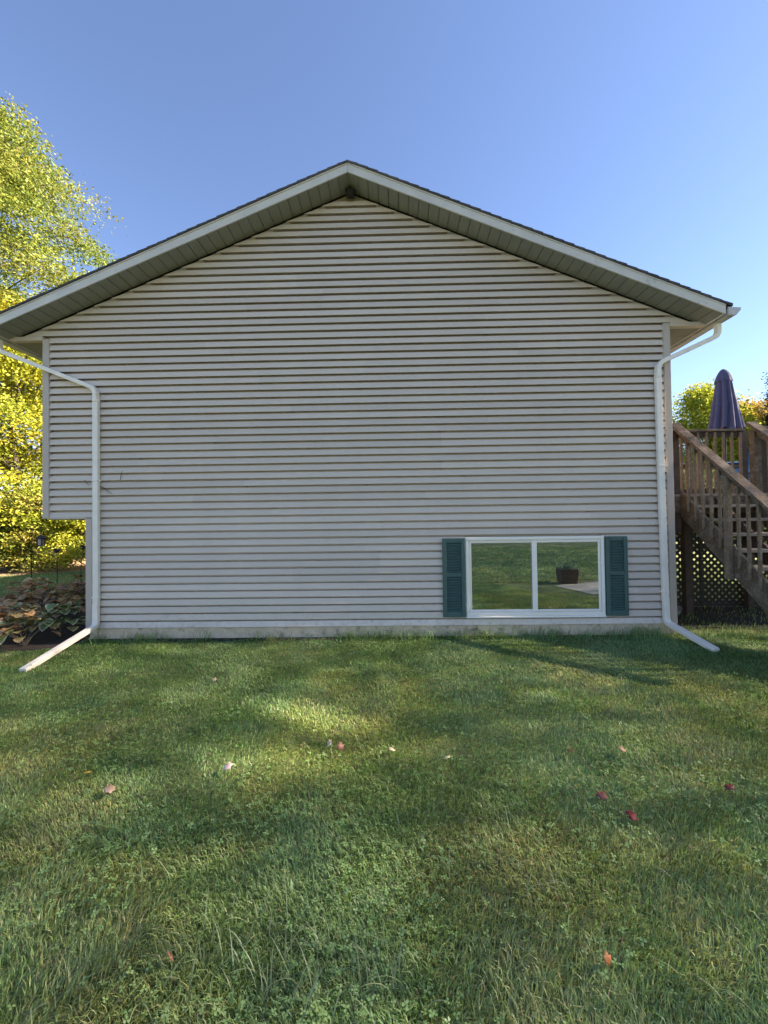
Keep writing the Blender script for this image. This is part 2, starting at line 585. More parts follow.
# roof: deck, shingle courses, fascias, soffits
ang = math.atan(SL)
YF = -.35
roof = prism('roof', [(XC - HALF - .05, APEX - SL * (HALF + .05) + .075), (XC, APEX + .075), (XC + HALF + .05, APEX - SL * (HALF + .05) + .075),
                      (XC + HALF + .05, APEX - SL * (HALF + .05) + .118), (XC, APEX + .118), (XC - HALF - .05, APEX - SL * (HALF + .05) + .118)], YF + .005, YB + .35, 'shingle', house)
LEN = math.hypot(1, SL)
for s in (-1, 1):
    n = 37
    ex = (HALF + .075) / n
    sm = None
    for i in range(n):
        x0, x1 = i * ex, (i + 1) * ex + (.004 if i < n - 1 else 0)
        dd = rs.uniform(-.003, .003)
        if i == 0: x0 = -.02
        zt = lambda x, e: APEX + .120 + e - SL * max(x, 0)
        V = []
        for y in (YF - .022 + dd, YB + .37):
            V += [(XC + s * x0, y, zt(x0, .002)), (XC + s * x1, y, zt(x1, .002)), (XC + s * x1, y, zt(x1, .036)), (XC + s * x0, y, zt(x0, .026))]
        local('shingle_course', V, [(0, 1, 2, 3), (7, 6, 5, 4), (0, 4, 5, 1), (1, 5, 6, 2), (2, 6, 7, 3), (3, 7, 4, 0)], 'shingle', roof)
    # rake fascia (two lengths, lapped), with a drip edge on top
    cut = 2.75 if s > 0 else 2.2
    for a, b, e in ((0, cut, 0), (cut - .02, HALF, .0025)):
        pts = [(XC + s * (a + (.0015 if a == 0 else 0)), APEX - SL * a), (XC + s * b, APEX - SL * b), (XC + s * b, APEX - SL * b + .112), (XC + s * (a + (.0015 if a == 0 else 0)), APEX - SL * a + .112)]
        prism('rake_fascia', pts, YF - e, YF + .018 - e, 'fascia', house)
    pts = [(XC + s * .002, APEX + .104), (XC + s * HALF, APEX - SL * HALF + .104), (XC + s * HALF, APEX - SL * HALF + .121), (XC + s * .002, APEX + .121)]
    prism('drip_edge', pts, YF - .010, YF + .03, 'fascia', house)
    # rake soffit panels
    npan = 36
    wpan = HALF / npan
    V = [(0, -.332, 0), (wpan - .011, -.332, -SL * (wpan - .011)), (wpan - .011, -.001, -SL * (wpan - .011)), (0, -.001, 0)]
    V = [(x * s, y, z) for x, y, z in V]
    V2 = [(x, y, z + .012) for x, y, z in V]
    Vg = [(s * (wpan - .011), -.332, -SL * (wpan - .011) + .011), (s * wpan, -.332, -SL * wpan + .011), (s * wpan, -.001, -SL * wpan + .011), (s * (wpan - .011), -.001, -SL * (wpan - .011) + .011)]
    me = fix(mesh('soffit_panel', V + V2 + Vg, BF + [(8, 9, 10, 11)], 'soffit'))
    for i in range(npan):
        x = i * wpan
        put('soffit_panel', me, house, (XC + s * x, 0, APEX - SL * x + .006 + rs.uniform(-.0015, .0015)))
    # eave: board, soffit panels, gutter
    ze = APEX - SL * HALF
    xo = XC + s * HALF
    bar('eave_fascia', (min(xo, xo - s * .018), YF + .022, ze - .002), (max(xo, xo - s * .018), YB + .34, ze + .115), 'fascia', house)
    xw = XR if s > 0 else XL
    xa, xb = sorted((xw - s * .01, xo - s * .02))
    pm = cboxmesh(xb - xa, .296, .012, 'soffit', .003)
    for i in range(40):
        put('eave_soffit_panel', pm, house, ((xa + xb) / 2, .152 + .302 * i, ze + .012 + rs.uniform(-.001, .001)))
    gp = [(0, .11), (0, 0), (.085, 0), (.098, .025), (.128, .065), (.132, .10), (.118, .10), (.115, .085), (.085, .03), (.075, .008), (.008, .008), (.008, .11)]
    gp = [(xo + s * (.024 + a * 1.18), ze - .018 + b * .92) for a, b in gp]
    gut = prism('gutter', gp, YF - .008, YB + .3, 'gutter', house)
    prism('end_cap', [(xo + s * (.024 + a * 1.18), ze - .019 + b * .92) for a, b in [(0, .112), (0, 0), (.087, 0), (.1, .025), (.13, .065), (.134, .102)]], YF - .014, YF - .009, 'gutter', gut)

# downspouts: ribbed rectangular pipe
dp = []
hw, hd = .039, .029
for a, b in [(-1, -.75), (-.85, -1), (-.45, -1), (-.38, -.90), (-.30, -1), (.30, -1), (.38, -.90), (.45, -1), (.85, -1), (1, -.75), (1, .75), (.85, 1), (-.85, 1), (-1, .75)]:
    dp.append((a * hw, b * hd))


def spout(name_parts, parent):
    root = None
    for nm, pts, r, side, base in name_parts:
        V, Fc = sweep(fillet(pts, r), dp, side)
        o = local(nm, V, Fc, 'spout', parent if root is None else root)
        if root is None: root = o
    return root


ZE = APEX - SL * HALF
xo = XC - HALF - .06
d1 = spout([('downspout', [(-4.062, -.062, 3.16), (-4.060, -.062, 2.2), (-4.058, -.062, .30)], .05, (1, 0, 0), None),
            ('offset_elbow', [(xo, -.10, ZE - .01), (xo, -.09, ZE - .16), (-4.062, -.064, 3.30), (-4.062, -.064, 3.12)], .10, (0, 1, 0), None),
            ('outlet_elbow', [(-4.058, -.068, .34), (-4.058, -.072, .045), (-4.03, -1.24, -.150)], .06, (1, 0, 0), None)], house)
d2 = spout([('downspout', [(3.600, -.062, 3.34), (3.606, -.062, 2.2), (3.624, -.062, .30)], .05, (1, 0, 0), None),
            ('offset_elbow', [(4.38, -.10, ZE - .01), (4.385, -.10, ZE - .17), (3.600, -.064, 3.49), (3.600, -.064, 3.30)], .10, (0, 1, 0), None),
            ('outlet_elbow', [(3.624, -.068, .36), (3.625, -.072, .03), (3.77, -.74, -.145)], .06, (1, 0, 0), None)], house)
for d, x, zs in ((d1, -4.058, (2.02, .42)), (d2, 3.617, (2.1, .42))):
    for z in zs:
        xx = x + (.0 if x < 0 else .0)
        bar('strap', (xx - .045, -.094, z), (xx + .045, -.026, z + .022), 'spout', d, .002)

# window
WX0, WX1, WZ0, WZ1 = .986, 2.843, .124, 1.186
win = bar('window', (WX0 + .006, -.004, WZ0 + .006), (WX1 - .006, .05, WZ1 - .006), 'metal', house)


def wframe(nm, x0, x1, z0, z1, wd, y0, y1, parent, m='white', ch=.005):
    bar(nm, (x0, y0, z0), (x1, y1, z0 + wd), m, parent, ch)
    bar(nm, (x0, y0, z1 - wd), (x1, y1, z1), m, parent, ch)
    bar(nm, (x0, y0 + .0005, z0 + wd + .0005), (x0 + wd, y1, z1 - wd - .0005), m, parent, ch)
    bar(nm, (x1 - wd, y0 + .0005, z0 + wd + .0005), (x1, y1, z1 - wd - .0005), m, parent, ch)


wframe('frame', WX0, WX1, WZ0, WZ1, .042, -.048, .001, win)
wframe('frame_stop', WX0 + .043, WX1 - .043, WZ0 + .043, WZ1 - .043, .010, -.034, -.006, win, ch=.003)
mx = 1.91
wframe('sash', WX0 + .054, mx + .030, WZ0 + .054, WZ1 - .054, .028, -.026, -.010, win)
wframe('sash', mx - .030, WX1 - .054, WZ0 + .054, WZ1 - .054, .028, -.043, -.029, win)
for x0, x1, y in ((WX0 + .078, mx + .004, -.017), (mx - .004, WX1 - .078, -.035)):
    zc = (WZ0 + WZ1) / 2
    h = (WZ1 - WZ0) / 2 - .078
    me = mesh('pane', [(x0 - (x0 + x1) / 2, 0, -h), (x1 - (x0 + x1) / 2, 0, -h), (x1 - (x0 + x1) / 2, 0, h), (x0 - (x0 + x1) / 2, 0, h)], [(0, 1, 2, 3)], 'glass')
    put('pane', me, win, ((x0 + x1) / 2, y, zc))
bar('meeting_stile', (mx - .034, -.0465, WZ0 + .0545), (mx + .034, -.0305, WZ1 - .0545), 'white', win, .004)
bar('sill', (WX0 - .004, -.060, WZ0 - .028), (WX1 + .004, .001, WZ0 - .0008), 'white', win, .006)

# shutters with louvers
LV = {}


def shutter(x0, x1, lab):
    z0, z1 = .118, 1.176
    sh = bar('shutter', (x0 + .03, -.040, z0 + .03), (x1 - .03, -.033, z1 - .03), 'green', house)
    sh['label'] = lab
    st = .052
    for a, b in ((x0, x0 + st), (x1 - st, x1)):
        bar('stile', (a, -.074, z0), (b, -.031, z1), 'green', sh, .005)
    zm = (z0 + z1) / 2 + .04
    for a, b in ((z0, z0 + .075), (zm - .03, zm + .03), (z1 - .06, z1)):
        bar('rail', (x0 + st + .0005, -.072, a), (x1 - st - .0005, -.031, b), 'green', sh, .005)
    for a, b in ((z0 + .075, zm - .03), (zm + .03, z1 - .06)):
        n = int((b - a) / .034)
        wd = x1 - x0 - 2 * st - .004
        for i in range(n):
            put('louver', cboxmesh(wd, .034, .006, 'green', .002), sh, ((x0 + x1) / 2, -.057, a + (i + .5) * (b - a) / n), (math.radians(38), 0, 0))


shutter(.672, .975, 'dark green louvered shutter on the left of the window')
shutter(2.853, 3.140, 'dark green louvered shutter on the right of the window')

# nest at the peak
V, Fc = [], []
for i in range(9):
    for j in range(14):
        th, ph = math.pi * i / 8, 2 * math.pi * j / 14
        r = .068 * (1 + .12 * math.sin(3 * ph + i) + .08 * math.cos(5 * th))
        V.append((XC + .01 + r * math.sin(th) * math.cos(ph), -.085 + r * .9 * math.sin(th) * math.sin(ph), APEX - .075 + r * 1.0 * math.cos(th)))
for i in range(8):
    for j in range(14):
        Fc.append((i * 14 + j, i * 14 + (j + 1) % 14, (i + 1) * 14 + (j + 1) % 14, (i + 1) * 14 + j))
tag(local('insect_nest', V, Fc, 'rubber', None, True), 'small dark rounded lump tucked up under the roof peak', 'nest')

# dry tendrils on the wall
def tube_thing(name, pts, r, m, parent=None, taper=.5, n=5):
    P = fillet(pts, .2, 4)
    rad = [1 - (1 - taper) * i / (len(P) - 1) for i in range(len(P))]
    V, Fc = sweep(P, circ(r, n), (1, 0, .01), radii=rad)
    return local(name, V, Fc, m, parent, True)


tag(tube_thing('vine_tendril', [(-3.715, -.021, 2.16), (-3.735, -.030, 2.12), (-3.735, -.032, 2.06), (-3.755, -.026, 2.03)], .006, 'twig'),
    'short dry tendril clinging to the siding, the one standing alone', 'tendril')
tag(tube_thing('vine_tendril', [(-4.02, -.040, 1.95), (-3.96, -.045, 1.93), (-3.90, -.035, 1.87), (-3.86, -.026, 1.85)], .006, 'twig'),
    'short dry tendril sticking out just right of the left downspout', 'tendril')
tag(tube_thing('vine_tendril', [(-4.235, -.045, 2.04), (-4.20, -.050, 2.00), (-4.17, -.042, 1.97)], .005, 'twig'),
    'short dry tendril sticking out just left of the left downspout', 'tendril')

# ------------------------------------------------------------------ deck with stairs
DZ = 1.75
deck = thing('deck', 'weathered brown wooden deck with open stairs beside the house', 'deck', (6.2, 1.0, G))


def platform(x0, x1, y0, y1):
    fl = bar('rim_joist', (x0 + .01, y0 + .01, DZ - .27), (x1 - .01, y0 + .048, DZ - .038), 'wood', deck)
    bar('rim_joist', (x0 + .01, y1 - .048, DZ - .27), (x1 - .01, y1 - .01, DZ - .038), 'wood', deck)
    for xx in (x0 + .012, x1 - .05):
        bar('rim_joist', (xx, y0 + .05, DZ - .27), (xx + .038, y1 - .05, DZ - .038), 'wood', deck)
    x = x0 + .45
    while x < x1 - .2:
        bar('joist', (x, y0 + .05, DZ - .25), (x + .038, y1 - .05, DZ - .038), 'wood_dark', deck)
        x += .45
    y = y0
    while y + .14 <= y1 + .001:
        bar('deck_board', (x0, y, DZ - .036), (x1, y + .139, DZ + rs.uniform(-.001, .001)), 'wood_pale', deck)
        y += .145


platform(3.83, 6.19, .40, 1.72)
platform(6.20, 10.2, .40, 4.75)
for x, y in ((3.90, .5), (6.1, .5), (4.75, 1.15), (6.1, 1.6), (10.1, .5), (10.1, 4.6), (6.3, 4.6)):
    bar('support_post', (x - .055, y - .055, G - .1), (x + .055, y + .055, DZ - .272), 'wood_dark', deck)

# staircase
st = prism('staircase', [(y, z) for y, z in [(.40, 1.39 + .815 * .06), (.40, 1.75), (-2.05, 1.75 - .815 * 2.45), (-2.05, -.1), (-1.62, -.16 - .03)]][0:0] or
           [(.395, 1.435), (.395, 1.795), (-2.0, 1.795 - .815 * 2.395), (-1.62, -.165), (-1.56, -.165)], 4.168, 4.206, 'wood', deck, 'x')
prism('stringer', [(.395, 1.435), (.395, 1.795), (-2.0, 1.795 - .815 * 2.395), (-1.62, -.165), (-1.56, -.165)], 5.215, 5.253, 'wood', st, 'x')
prism('stringer', [(.395, 1.435), (.395, 1.70), (-1.86, 1.70 - .815 * 2.255), (-1.56, -.165)], 4.66, 4.70, 'wood_dark', st, 'x')
for k in range(1, 10):
    z = 1.775 - .19 * k
    y = .40 - .233 * k
    if z < 0: break
    bar('tread', (4.2075, y, z - .038), (5.214, y + .125, z), 'wood_pale', st)
    bar('tread', (4.2075, y + .131, z - .038), (5.214, y + .256, z + .001), 'wood_pale', st)


def sloped(name, x0, x1, ya, yb, zf, th, m, parent):
    V = [(x0, ya, zf(ya) - th), (x1, ya, zf(ya) - th), (x1, yb, zf(yb) - th), (x0, yb, zf(yb) - th), (x0, ya, zf(ya)), (x1, ya, zf(ya)), (x1, yb, zf(yb)), (x0, yb, zf(yb))]
    return local(name, V, BF, m, parent)


zcap = lambda y: 2.72 + .815 * (y - .39)
for x0, nm in ((4.10, 'L'), (5.22, 'R')):
    rail = sloped('stair_railing', x0, x0 + .14, -1.75, .50, zcap, .048, 'wood', deck)
    sloped('rail_board', x0 + .07, x0 + .105, -1.72, .44, lambda y: zcap(y) - .06, .09, 'wood', rail)
    bx = 4.134 if nm == 'L' else 5.26
    for j in range(14):
        y = .21 - .1405 * j
        if j == 5 or j == 11: continue
        top = zcap(y) - .056
        bot = 1.39 + .815 * (y - .34) + .20
        bar('baluster', (bx, y - .016, max(bot, G + .02)), (bx + .032, y + .016, top), 'wood_rail', rail)
    for y in (.21 - .1405 * 5, .21 - .1405 * 11):
        px = 4.104 if nm == 'L' else 5.26
        bar('post', (px, y - .036, max(G - .1, 1.39 + .815 * (y - .34) - .06)), (px + .062, y + .036, zcap(y) - .075), 'wood_rail', rail)
    px = 4.085 if nm == 'L' else 5.26
    bar('post', (px, .415, DZ - .55), (px + .1, .515, 2.685), 'wood_dark' if nm == 'L' else 'wood', rail)


def railing(x0, x1, y0, y1, top, parent=deck):
    L = math.hypot(x1 - x0, y1 - y0)
    alongx = abs(x1 - x0) > abs(y1 - y0)
    q = .07
    r = bar('railing', (min(x0, x1) - (0 if alongx else q), min(y0, y1) - (q if alongx else 0), top - .038),
            (max(x0, x1) + (0 if alongx else q), max(y0, y1) + (q if alongx else 0), top), 'wood', parent)
    t = .019
    for z0, z1 in ((top - .13, top - .042), (DZ + .06, DZ + .149)):
        bar('rail_board', (min(x0, x1) - (0 if alongx else t), min(y0, y1) - (t if alongx else 0), z0),
            (max(x0, x1) + (0 if alongx else t), max(y0, y1) + (t if alongx else 0), z1), 'wood_dark', r)
    n = int(L / .138)
    for i in range(n):
        f = (i + .5) / n
        x, y = x0 + (x1 - x0) * f, y0 + (y1 - y0) * f
        if alongx: bar('baluster', (x - .018, y - .056, DZ + .05), (x + .018, y - .0195, top - .05), 'wood_rail', r)
        else: bar('baluster', (x - .056, y - .018, DZ + .05), (x - .0195, y + .018, top - .05), 'wood_rail', r)
    for x, y in ((x0, y0), (x1, y1)):
        bar('post', (x - .045, y - .045, DZ - .26), (x + .045, y + .045, top - .0385), 'wood_dark', r)
    return r


railing(3.95, 6.12, 1.66, 1.66, 2.93)
railing(5.40, 10.1, .47, .47, 2.72)
railing(6.27, 10.1, 4.68, 4.68, 2.72)
railing(10.12, 10.12, .6, 4.6, 2.72)

# lattice skirt at the back of the landing
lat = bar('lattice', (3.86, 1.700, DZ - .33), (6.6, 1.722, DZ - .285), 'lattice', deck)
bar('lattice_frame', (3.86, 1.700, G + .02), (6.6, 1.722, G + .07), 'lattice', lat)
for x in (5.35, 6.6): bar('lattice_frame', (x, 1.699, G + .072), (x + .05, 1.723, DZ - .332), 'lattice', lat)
zA, zB = G + .06, DZ - .30
H = zB - zA
for sgn, y0 in ((1, 1.703), (-1, 1.712)):
    u = 3.86 - H
    while u < 6.6:
        # slat from (u, zA) to (u + H, zB) clipped to the panel
        a0, a1 = max(u, 3.86), min(u + H, 6.6)
        if a1 - a0 > .08:
            za, zb2 = zA + (a0 - u), zA + (a1 - u)
            if sgn < 0: za, zb2 = zB - (a0 - u), zB - (a1 - u)
            wd = .032
            P = [(a0, za - wd), (a1, zb2 - wd), (a1, zb2 + wd), (a0, za + wd)]
            prism('lattice_slat', P, y0, y0 + .007, 'lattice', lat)
        u += .118

# clutter under the deck
for i, (x, y, sx, sy, sz, lab) in enumerate([(4.50, 1.18, .16, .10, .06, 'flat grey stone lying under the deck, the nearest of three'),
                                           (4.72, 1.35, .13, .09, .08, 'grey stone lying under the deck, the middle one of three'),
                                           (4.42, 1.48, .12, .10, .10, 'grey stone under the deck, the one farthest back of three')]):
    V, Fc = [], []
    r3 = random.Random(i)
    for a in range(6):
        for b in range(9):
            th, ph = math.pi * a / 5, 2 * math.pi * b / 9
            q = 1 + r3.uniform(-.15, .15)
            V.append((x + sx * q * math.sin(th) * math.cos(ph), y + sy * q * math.sin(th) * math.sin(ph), G + .03 + sz * q * math.cos(th)))
    for a in range(5):
        for b in range(9): Fc.append((a * 9 + b, a * 9 + (b + 1) % 9, (a + 1) * 9 + (b + 1) % 9, (a + 1) * 9 + b))
    tag(local('stone', V, Fc, 'stone', None, True), lab, 'stone', 'stones under the deck')

# ------------------------------------------------------------------ patio umbrella, table, chairs
UX, UY = 7.03, 3.2
um = thing('patio_umbrella', 'closed purple-blue canvas patio umbrella standing on the deck', 'umbrella', (UX, UY, DZ))
V, Fc = [], []
NR, NA = 22, 90
for i in range(NR + 1):
    t = i / NR
    z = 4.42 - 1.20 * t
    r = .105 + .165 * t ** 1.1
    if t < .12: r *= (.35 + .65 * math.sqrt(t / .12))
    for j in range(NA):
        a = 2 * math.pi * j / NA
        fold = (abs(math.sin(4.5 * a + 1.1 * math.sin(2 * t + a))) - .62) * (.30 + .25 * t) + .06 * math.sin(3 * a + 2) * t
        rr = r * (1 + fold)
        V.append((UX + rr * math.cos(a) + .02 * t, UY + rr * math.sin(a), z + (.03 * math.sin(8 * a + .7) if i == NR else 0)))
for i in range(NR):
    for j in range(NA): Fc.append((i * NA + j, i * NA + (j + 1) % NA, (i + 1) * NA + (j + 1) % NA, (i + 1) * NA + j))
can = local('canopy', V, Fc, 'navy', um, True)
V, Fc = [], []
for i in range(9):
    t = i / 8
    z = 4.50 - .26 * t
    r = .05 + .095 * math.sin(t * 1.5) ** .8
    for j in range(32):
        a = 2 * math.pi * j / 32
        rr = r * (1 + .14 * t * math.sin(8 * a + 1))
        V.append((UX + rr * math.cos(a), UY + rr * math.sin(a), z - (.025 * math.cos(8 * a) if i == 8 else 0)))
for i in range(8):
    for j in range(32): Fc.append((i * 32 + j, i * 32 + (j + 1) % 32, (i + 1) * 32 + (j + 1) % 32, (i + 1) * 32 + j))
local('vent_cap', V, Fc, 'navy', um, True)
V, Fc = sweep([(UX, UY, DZ), (UX, UY, 4.46)], circ(.02, 10), (1, 0, 0))
local('pole', V, Fc, 'metal', um)
V, Fc = sweep([(UX, UY, 4.46), (UX, UY, 4.49), (UX, UY, 4.51), (UX, UY, 4.52)], circ(.05, 8), (1, 0, 0), radii=[.6, 1, .8, .3])
local('finial', V, Fc, 'metal', um)
V, Fc = sweep([(UX, UY, DZ + .001), (UX, UY, DZ + .05), (UX, UY, DZ + .08)], circ(.24, 20), (1, 0, 0), radii=[1, 1, .5])
local('base', V, Fc, 'metal', um)

tb = thing('patio_table', 'dark round metal patio table around the umbrella pole', 'table', (UX, UY, DZ))
ring = []
V, Fc = [], []
for k in range(28):
    a = 2 * math.pi * k / 28
    for r, z in ((.56, .70), (.56, .725), (.045, .725), (.045, .70)):
        V.append((UX + r * math.cos(a), UY + r * math.sin(a), DZ + z))
for k in range(28):
    for j in range(4): Fc.append((k * 4 + j, k * 4 + (j + 1) % 4, ((k + 1) % 28) * 4 + (j + 1) % 4, ((k + 1) % 28) * 4 + j))
local('tabletop', V, Fc, 'metal', tb)
for k in range(4):
    a = math.pi / 4 + k * math.pi / 2
    V, Fc = sweep([(UX + .46 * math.cos(a), UY + .46 * math.sin(a), DZ), (UX + .40 * math.cos(a), UY + .40 * math.sin(a), DZ + .70)], circ(.018, 8), (1, 0, .1))
    local('leg', V, Fc, 'metal', tb)


def chair(x, y, rz, lab):
    t = thing('patio_chair', lab, 'chair', (x, y, DZ), 'patio chairs on the deck')
    ca, sa = math.cos(rz), math.sin(rz)
    T = lambda p: (x + p[0] * ca - p[1] * sa, y + p[0] * sa + p[1] * ca, DZ + p[2])
    for sx in (-.25, .25):
        for pts in ([(sx, -.24, 0), (sx, -.22, .40), (sx, -.22, .62)], [(sx, .26, 0), (sx, .24, .42), (sx, .33, .95)]):
            V, Fc = sweep([T(p) for p in fillet(pts, .08, 3)], circ(.015, 7), (1, .1, .1))
            local('leg', V, Fc, 'metal', t)
        V, Fc = sweep([T((sx, -.24, .62)), T((sx, .27, .64))], circ(.017, 7), (1, .1, .1))
        local('armrest', V, Fc, 'metal', t)
    for nm, p, s, tilt, m in (('seat', (0, 0, .42), (.48, .48, .07), 0, 'blue'), ('backrest', (0, .29, .70), (.46, .07, .48), -.18, 'blue')):
        V, Fc = cbox(*s, .025)
        A = []
        for v in V:
            v = Matrix.Rotation(tilt, 3, 'X') @ Vector(v) + Vector(p)
            A.append(T(v))
        local(nm, A, Fc, m, t)
    for z, yy in ((.93, .325), (.50, .255)):
        V, Fc = sweep([T((-.25, yy, z)), T((.25, yy, z))], circ(.014, 7), (0, 0, 1))
        local('back_frame', V, Fc, 'metal', t)


chair(7.55, 2.55, math.pi * .9, 'dark metal patio chair with blue cushions near the gap beside the right stair post')
chair(6.66, 2.45, math.pi * 1.12, 'dark metal patio chair with blue cushions behind the landing railing')
chair(7.9, 3.9, -.3, 'dark metal patio chair with blue cushions on the far side of the table')

# ------------------------------------------------------------------ planter beside the path (seen in the window)
pl = thing('planter', 'square brown planter of leafy plants mirrored in the window', 'planter', (4.22, -4.62, G))
w0, w1, hh = .165, .195, .34
V = [(-w0, -w0, 0), (w0, -w0, 0), (w0, w0, 0), (-w0, w0, 0), (-w1, -w1, hh), (w1, -w1, hh), (w1, w1, hh), (-w1, w1, hh)]
put('box', fix(mesh('box', V, BF, 'planter')), pl, (4.22, -4.62, G + .012))
for i in range(5):
    f = .03 + i * .062
    q = w0 + (w1 - w0) * f / hh + .012
    for a in range(2):
        for s in (-1, 1):
            if a: bar('slat', (4.22 - q, -4.62 + s * (q - .012) - .006, G + f), (4.22 + q, -4.62 + s * (q - .012) + .006, G + f + .05), 'planter', pl, .003)
            else: bar('slat', (4.22 + s * (q - .012) - .0055, -4.62 - q + .013, G + f + .001), (4.22 + s * (q - .012) + .0055, -4.62 + q - .013, G + f + .049), 'planter', pl, .003)


def leaf_cloud(cen, sig, size, cols, rng, up=.6, aspect=.55):
    """rhombic leaves: centres (n,3), returns V, faces, colours"""
    n = len(cen)
    d = rng.normal(size=(n, 3))
    d[:, 2] = d[:, 2] * .5 - .25
    d /= np.linalg.norm(d, axis=1)[:, None] + 1e-9
    nn = rng.normal(size=(n, 3)) * (1 - up) + np.array([0, 0, up])
    s = np.cross(d, nn)
    s /= np.linalg.norm(s, axis=1)[:, None] + 1e-9
    nrm = np.cross(s, d)
    L = (size * rng.uniform(.6, 1.25, n))[:, None]
    W = L * aspect * rng.uniform(.8, 1.2, n)[:, None]
    fold = rng.uniform(.05, .3, n)[:, None]
    V = np.empty((n, 4, 3))
    V[:, 0] = cen - d * L * .5
    V[:, 1] = cen + s * W * .5 + nrm * fold * W - d * L * .05
    V[:, 2] = cen + d * L * .5 - nrm * fold * L * .3
    V[:, 3] = cen - s * W * .5 + nrm * fold * W - d * L * .05
    F4 = np.arange(n * 4).reshape(n, 4)
    return V.reshape(-1, 3), [F4[:, [0, 1, 2]], F4[:, [0, 2, 3]]], np.repeat(cols, 4, 0)


cen = RNG.normal(size=(260, 3)) * [.11, .11, .06] + [0, 0, .40]
cl = np.array([[.16, .26, .17]]) * RNG.uniform(.6, 1.4, (260, 1))
V, Fv, cc = leaf_cloud(cen, 0, .07, cl, RNG)
put('plant', tint_mesh('plant', V, Fv, cc, 'foliage'), pl, (4.22, -4.62, G))

# ------------------------------------------------------------------ trees
PATCH = [(-.60, -2.36, .52, .20, -.50, .62), (-1.0, -2.12, .3, .12, -.3, .45), (-.82, -2.98, .42, .22, -.2, .62), (-.4, -2.94, .45, .12, .0, .35)]


def sunhole(P, rng):
    """leaves whose shadow would land in the lit patch of lawn are gaps in the crown"""
    k = (P[:, 2] - G) / SUN.z
    X, Y = P[:, 0] - SUN.x * k, P[:, 1] - SUN.y * k
    kill = np.zeros(len(P), bool)
    for cx, cy, rx, ry, an, pr in PATCH:
        a, b = X - cx, Y - cy
        u, v = a * math.cos(an) + b * math.sin(an), -a * math.sin(an) + b * math.cos(an)
        kill |= (((u / rx) ** 2 + (v / ry) ** 2) < rng.uniform(.6, 1.3, len(P))) & (rng.random(len(P)) < pr)
    return ~kill


def crown_points(rng, h, z0, rad, ncl, npc, prof, sig, flat, even):
    # clump centres
    u = rng.random(ncl) ** .85
    if prof == 'round': R = np.sin(np.pi * np.clip(u * .93 + .07, 0, 1)) ** .6
    elif prof == 'cone': R = (1 - u) ** .8 + .04
    elif prof == 'bush': R = np.sqrt(np.clip(1 - u ** 2, .02, 1))
    else: R = np.where(u < .35, .75 + .25 * u / .35, np.sqrt(np.clip(1 - ((u - .35) / .66) ** 2, .01, 1)))
    lob = rng.uniform(.96, 1.04, 12) if even else rng.uniform(.78, 1.18, 12)
    an = rng.uniform(0, 2 * np.pi, ncl)
    li = an / (2 * np.pi) * 12
    lo = lob[li.astype(int) % 12] * (1 - li % 1) + lob[(li.astype(int) + 1) % 12] * (li % 1)
    rr = rad * R * lo * np.sqrt(rng.uniform(.12, 1, ncl))
    cz = z0 + (h - z0) * u
    cc = np.stack([rr * np.cos(an), rr * np.sin(an), cz], 1)
    # leaves
    k = rng.integers(npc // 2, int(npc * 1.5), ncl)
    idx = np.repeat(np.arange(ncl), k)
    sg = sig * rng.uniform(.6, 1.3, ncl)
    P = cc[idx] + np.clip(rng.normal(size=(len(idx), 3)), -1.55, 1.55) * (sg[idx][:, None] * np.array([1, 1, flat]))
    out = cc[idx][:, :2] / (np.linalg.norm(cc[idx][:, :2], axis=1)[:, None] + .5)
    P[:, 2] -= .22 * np.abs(((P - cc[idx])[:, :2] * out).sum(1))          # sprays droop outward
    ok = P[:, 2] > .08
    return cc, P[ok], idx[ok]


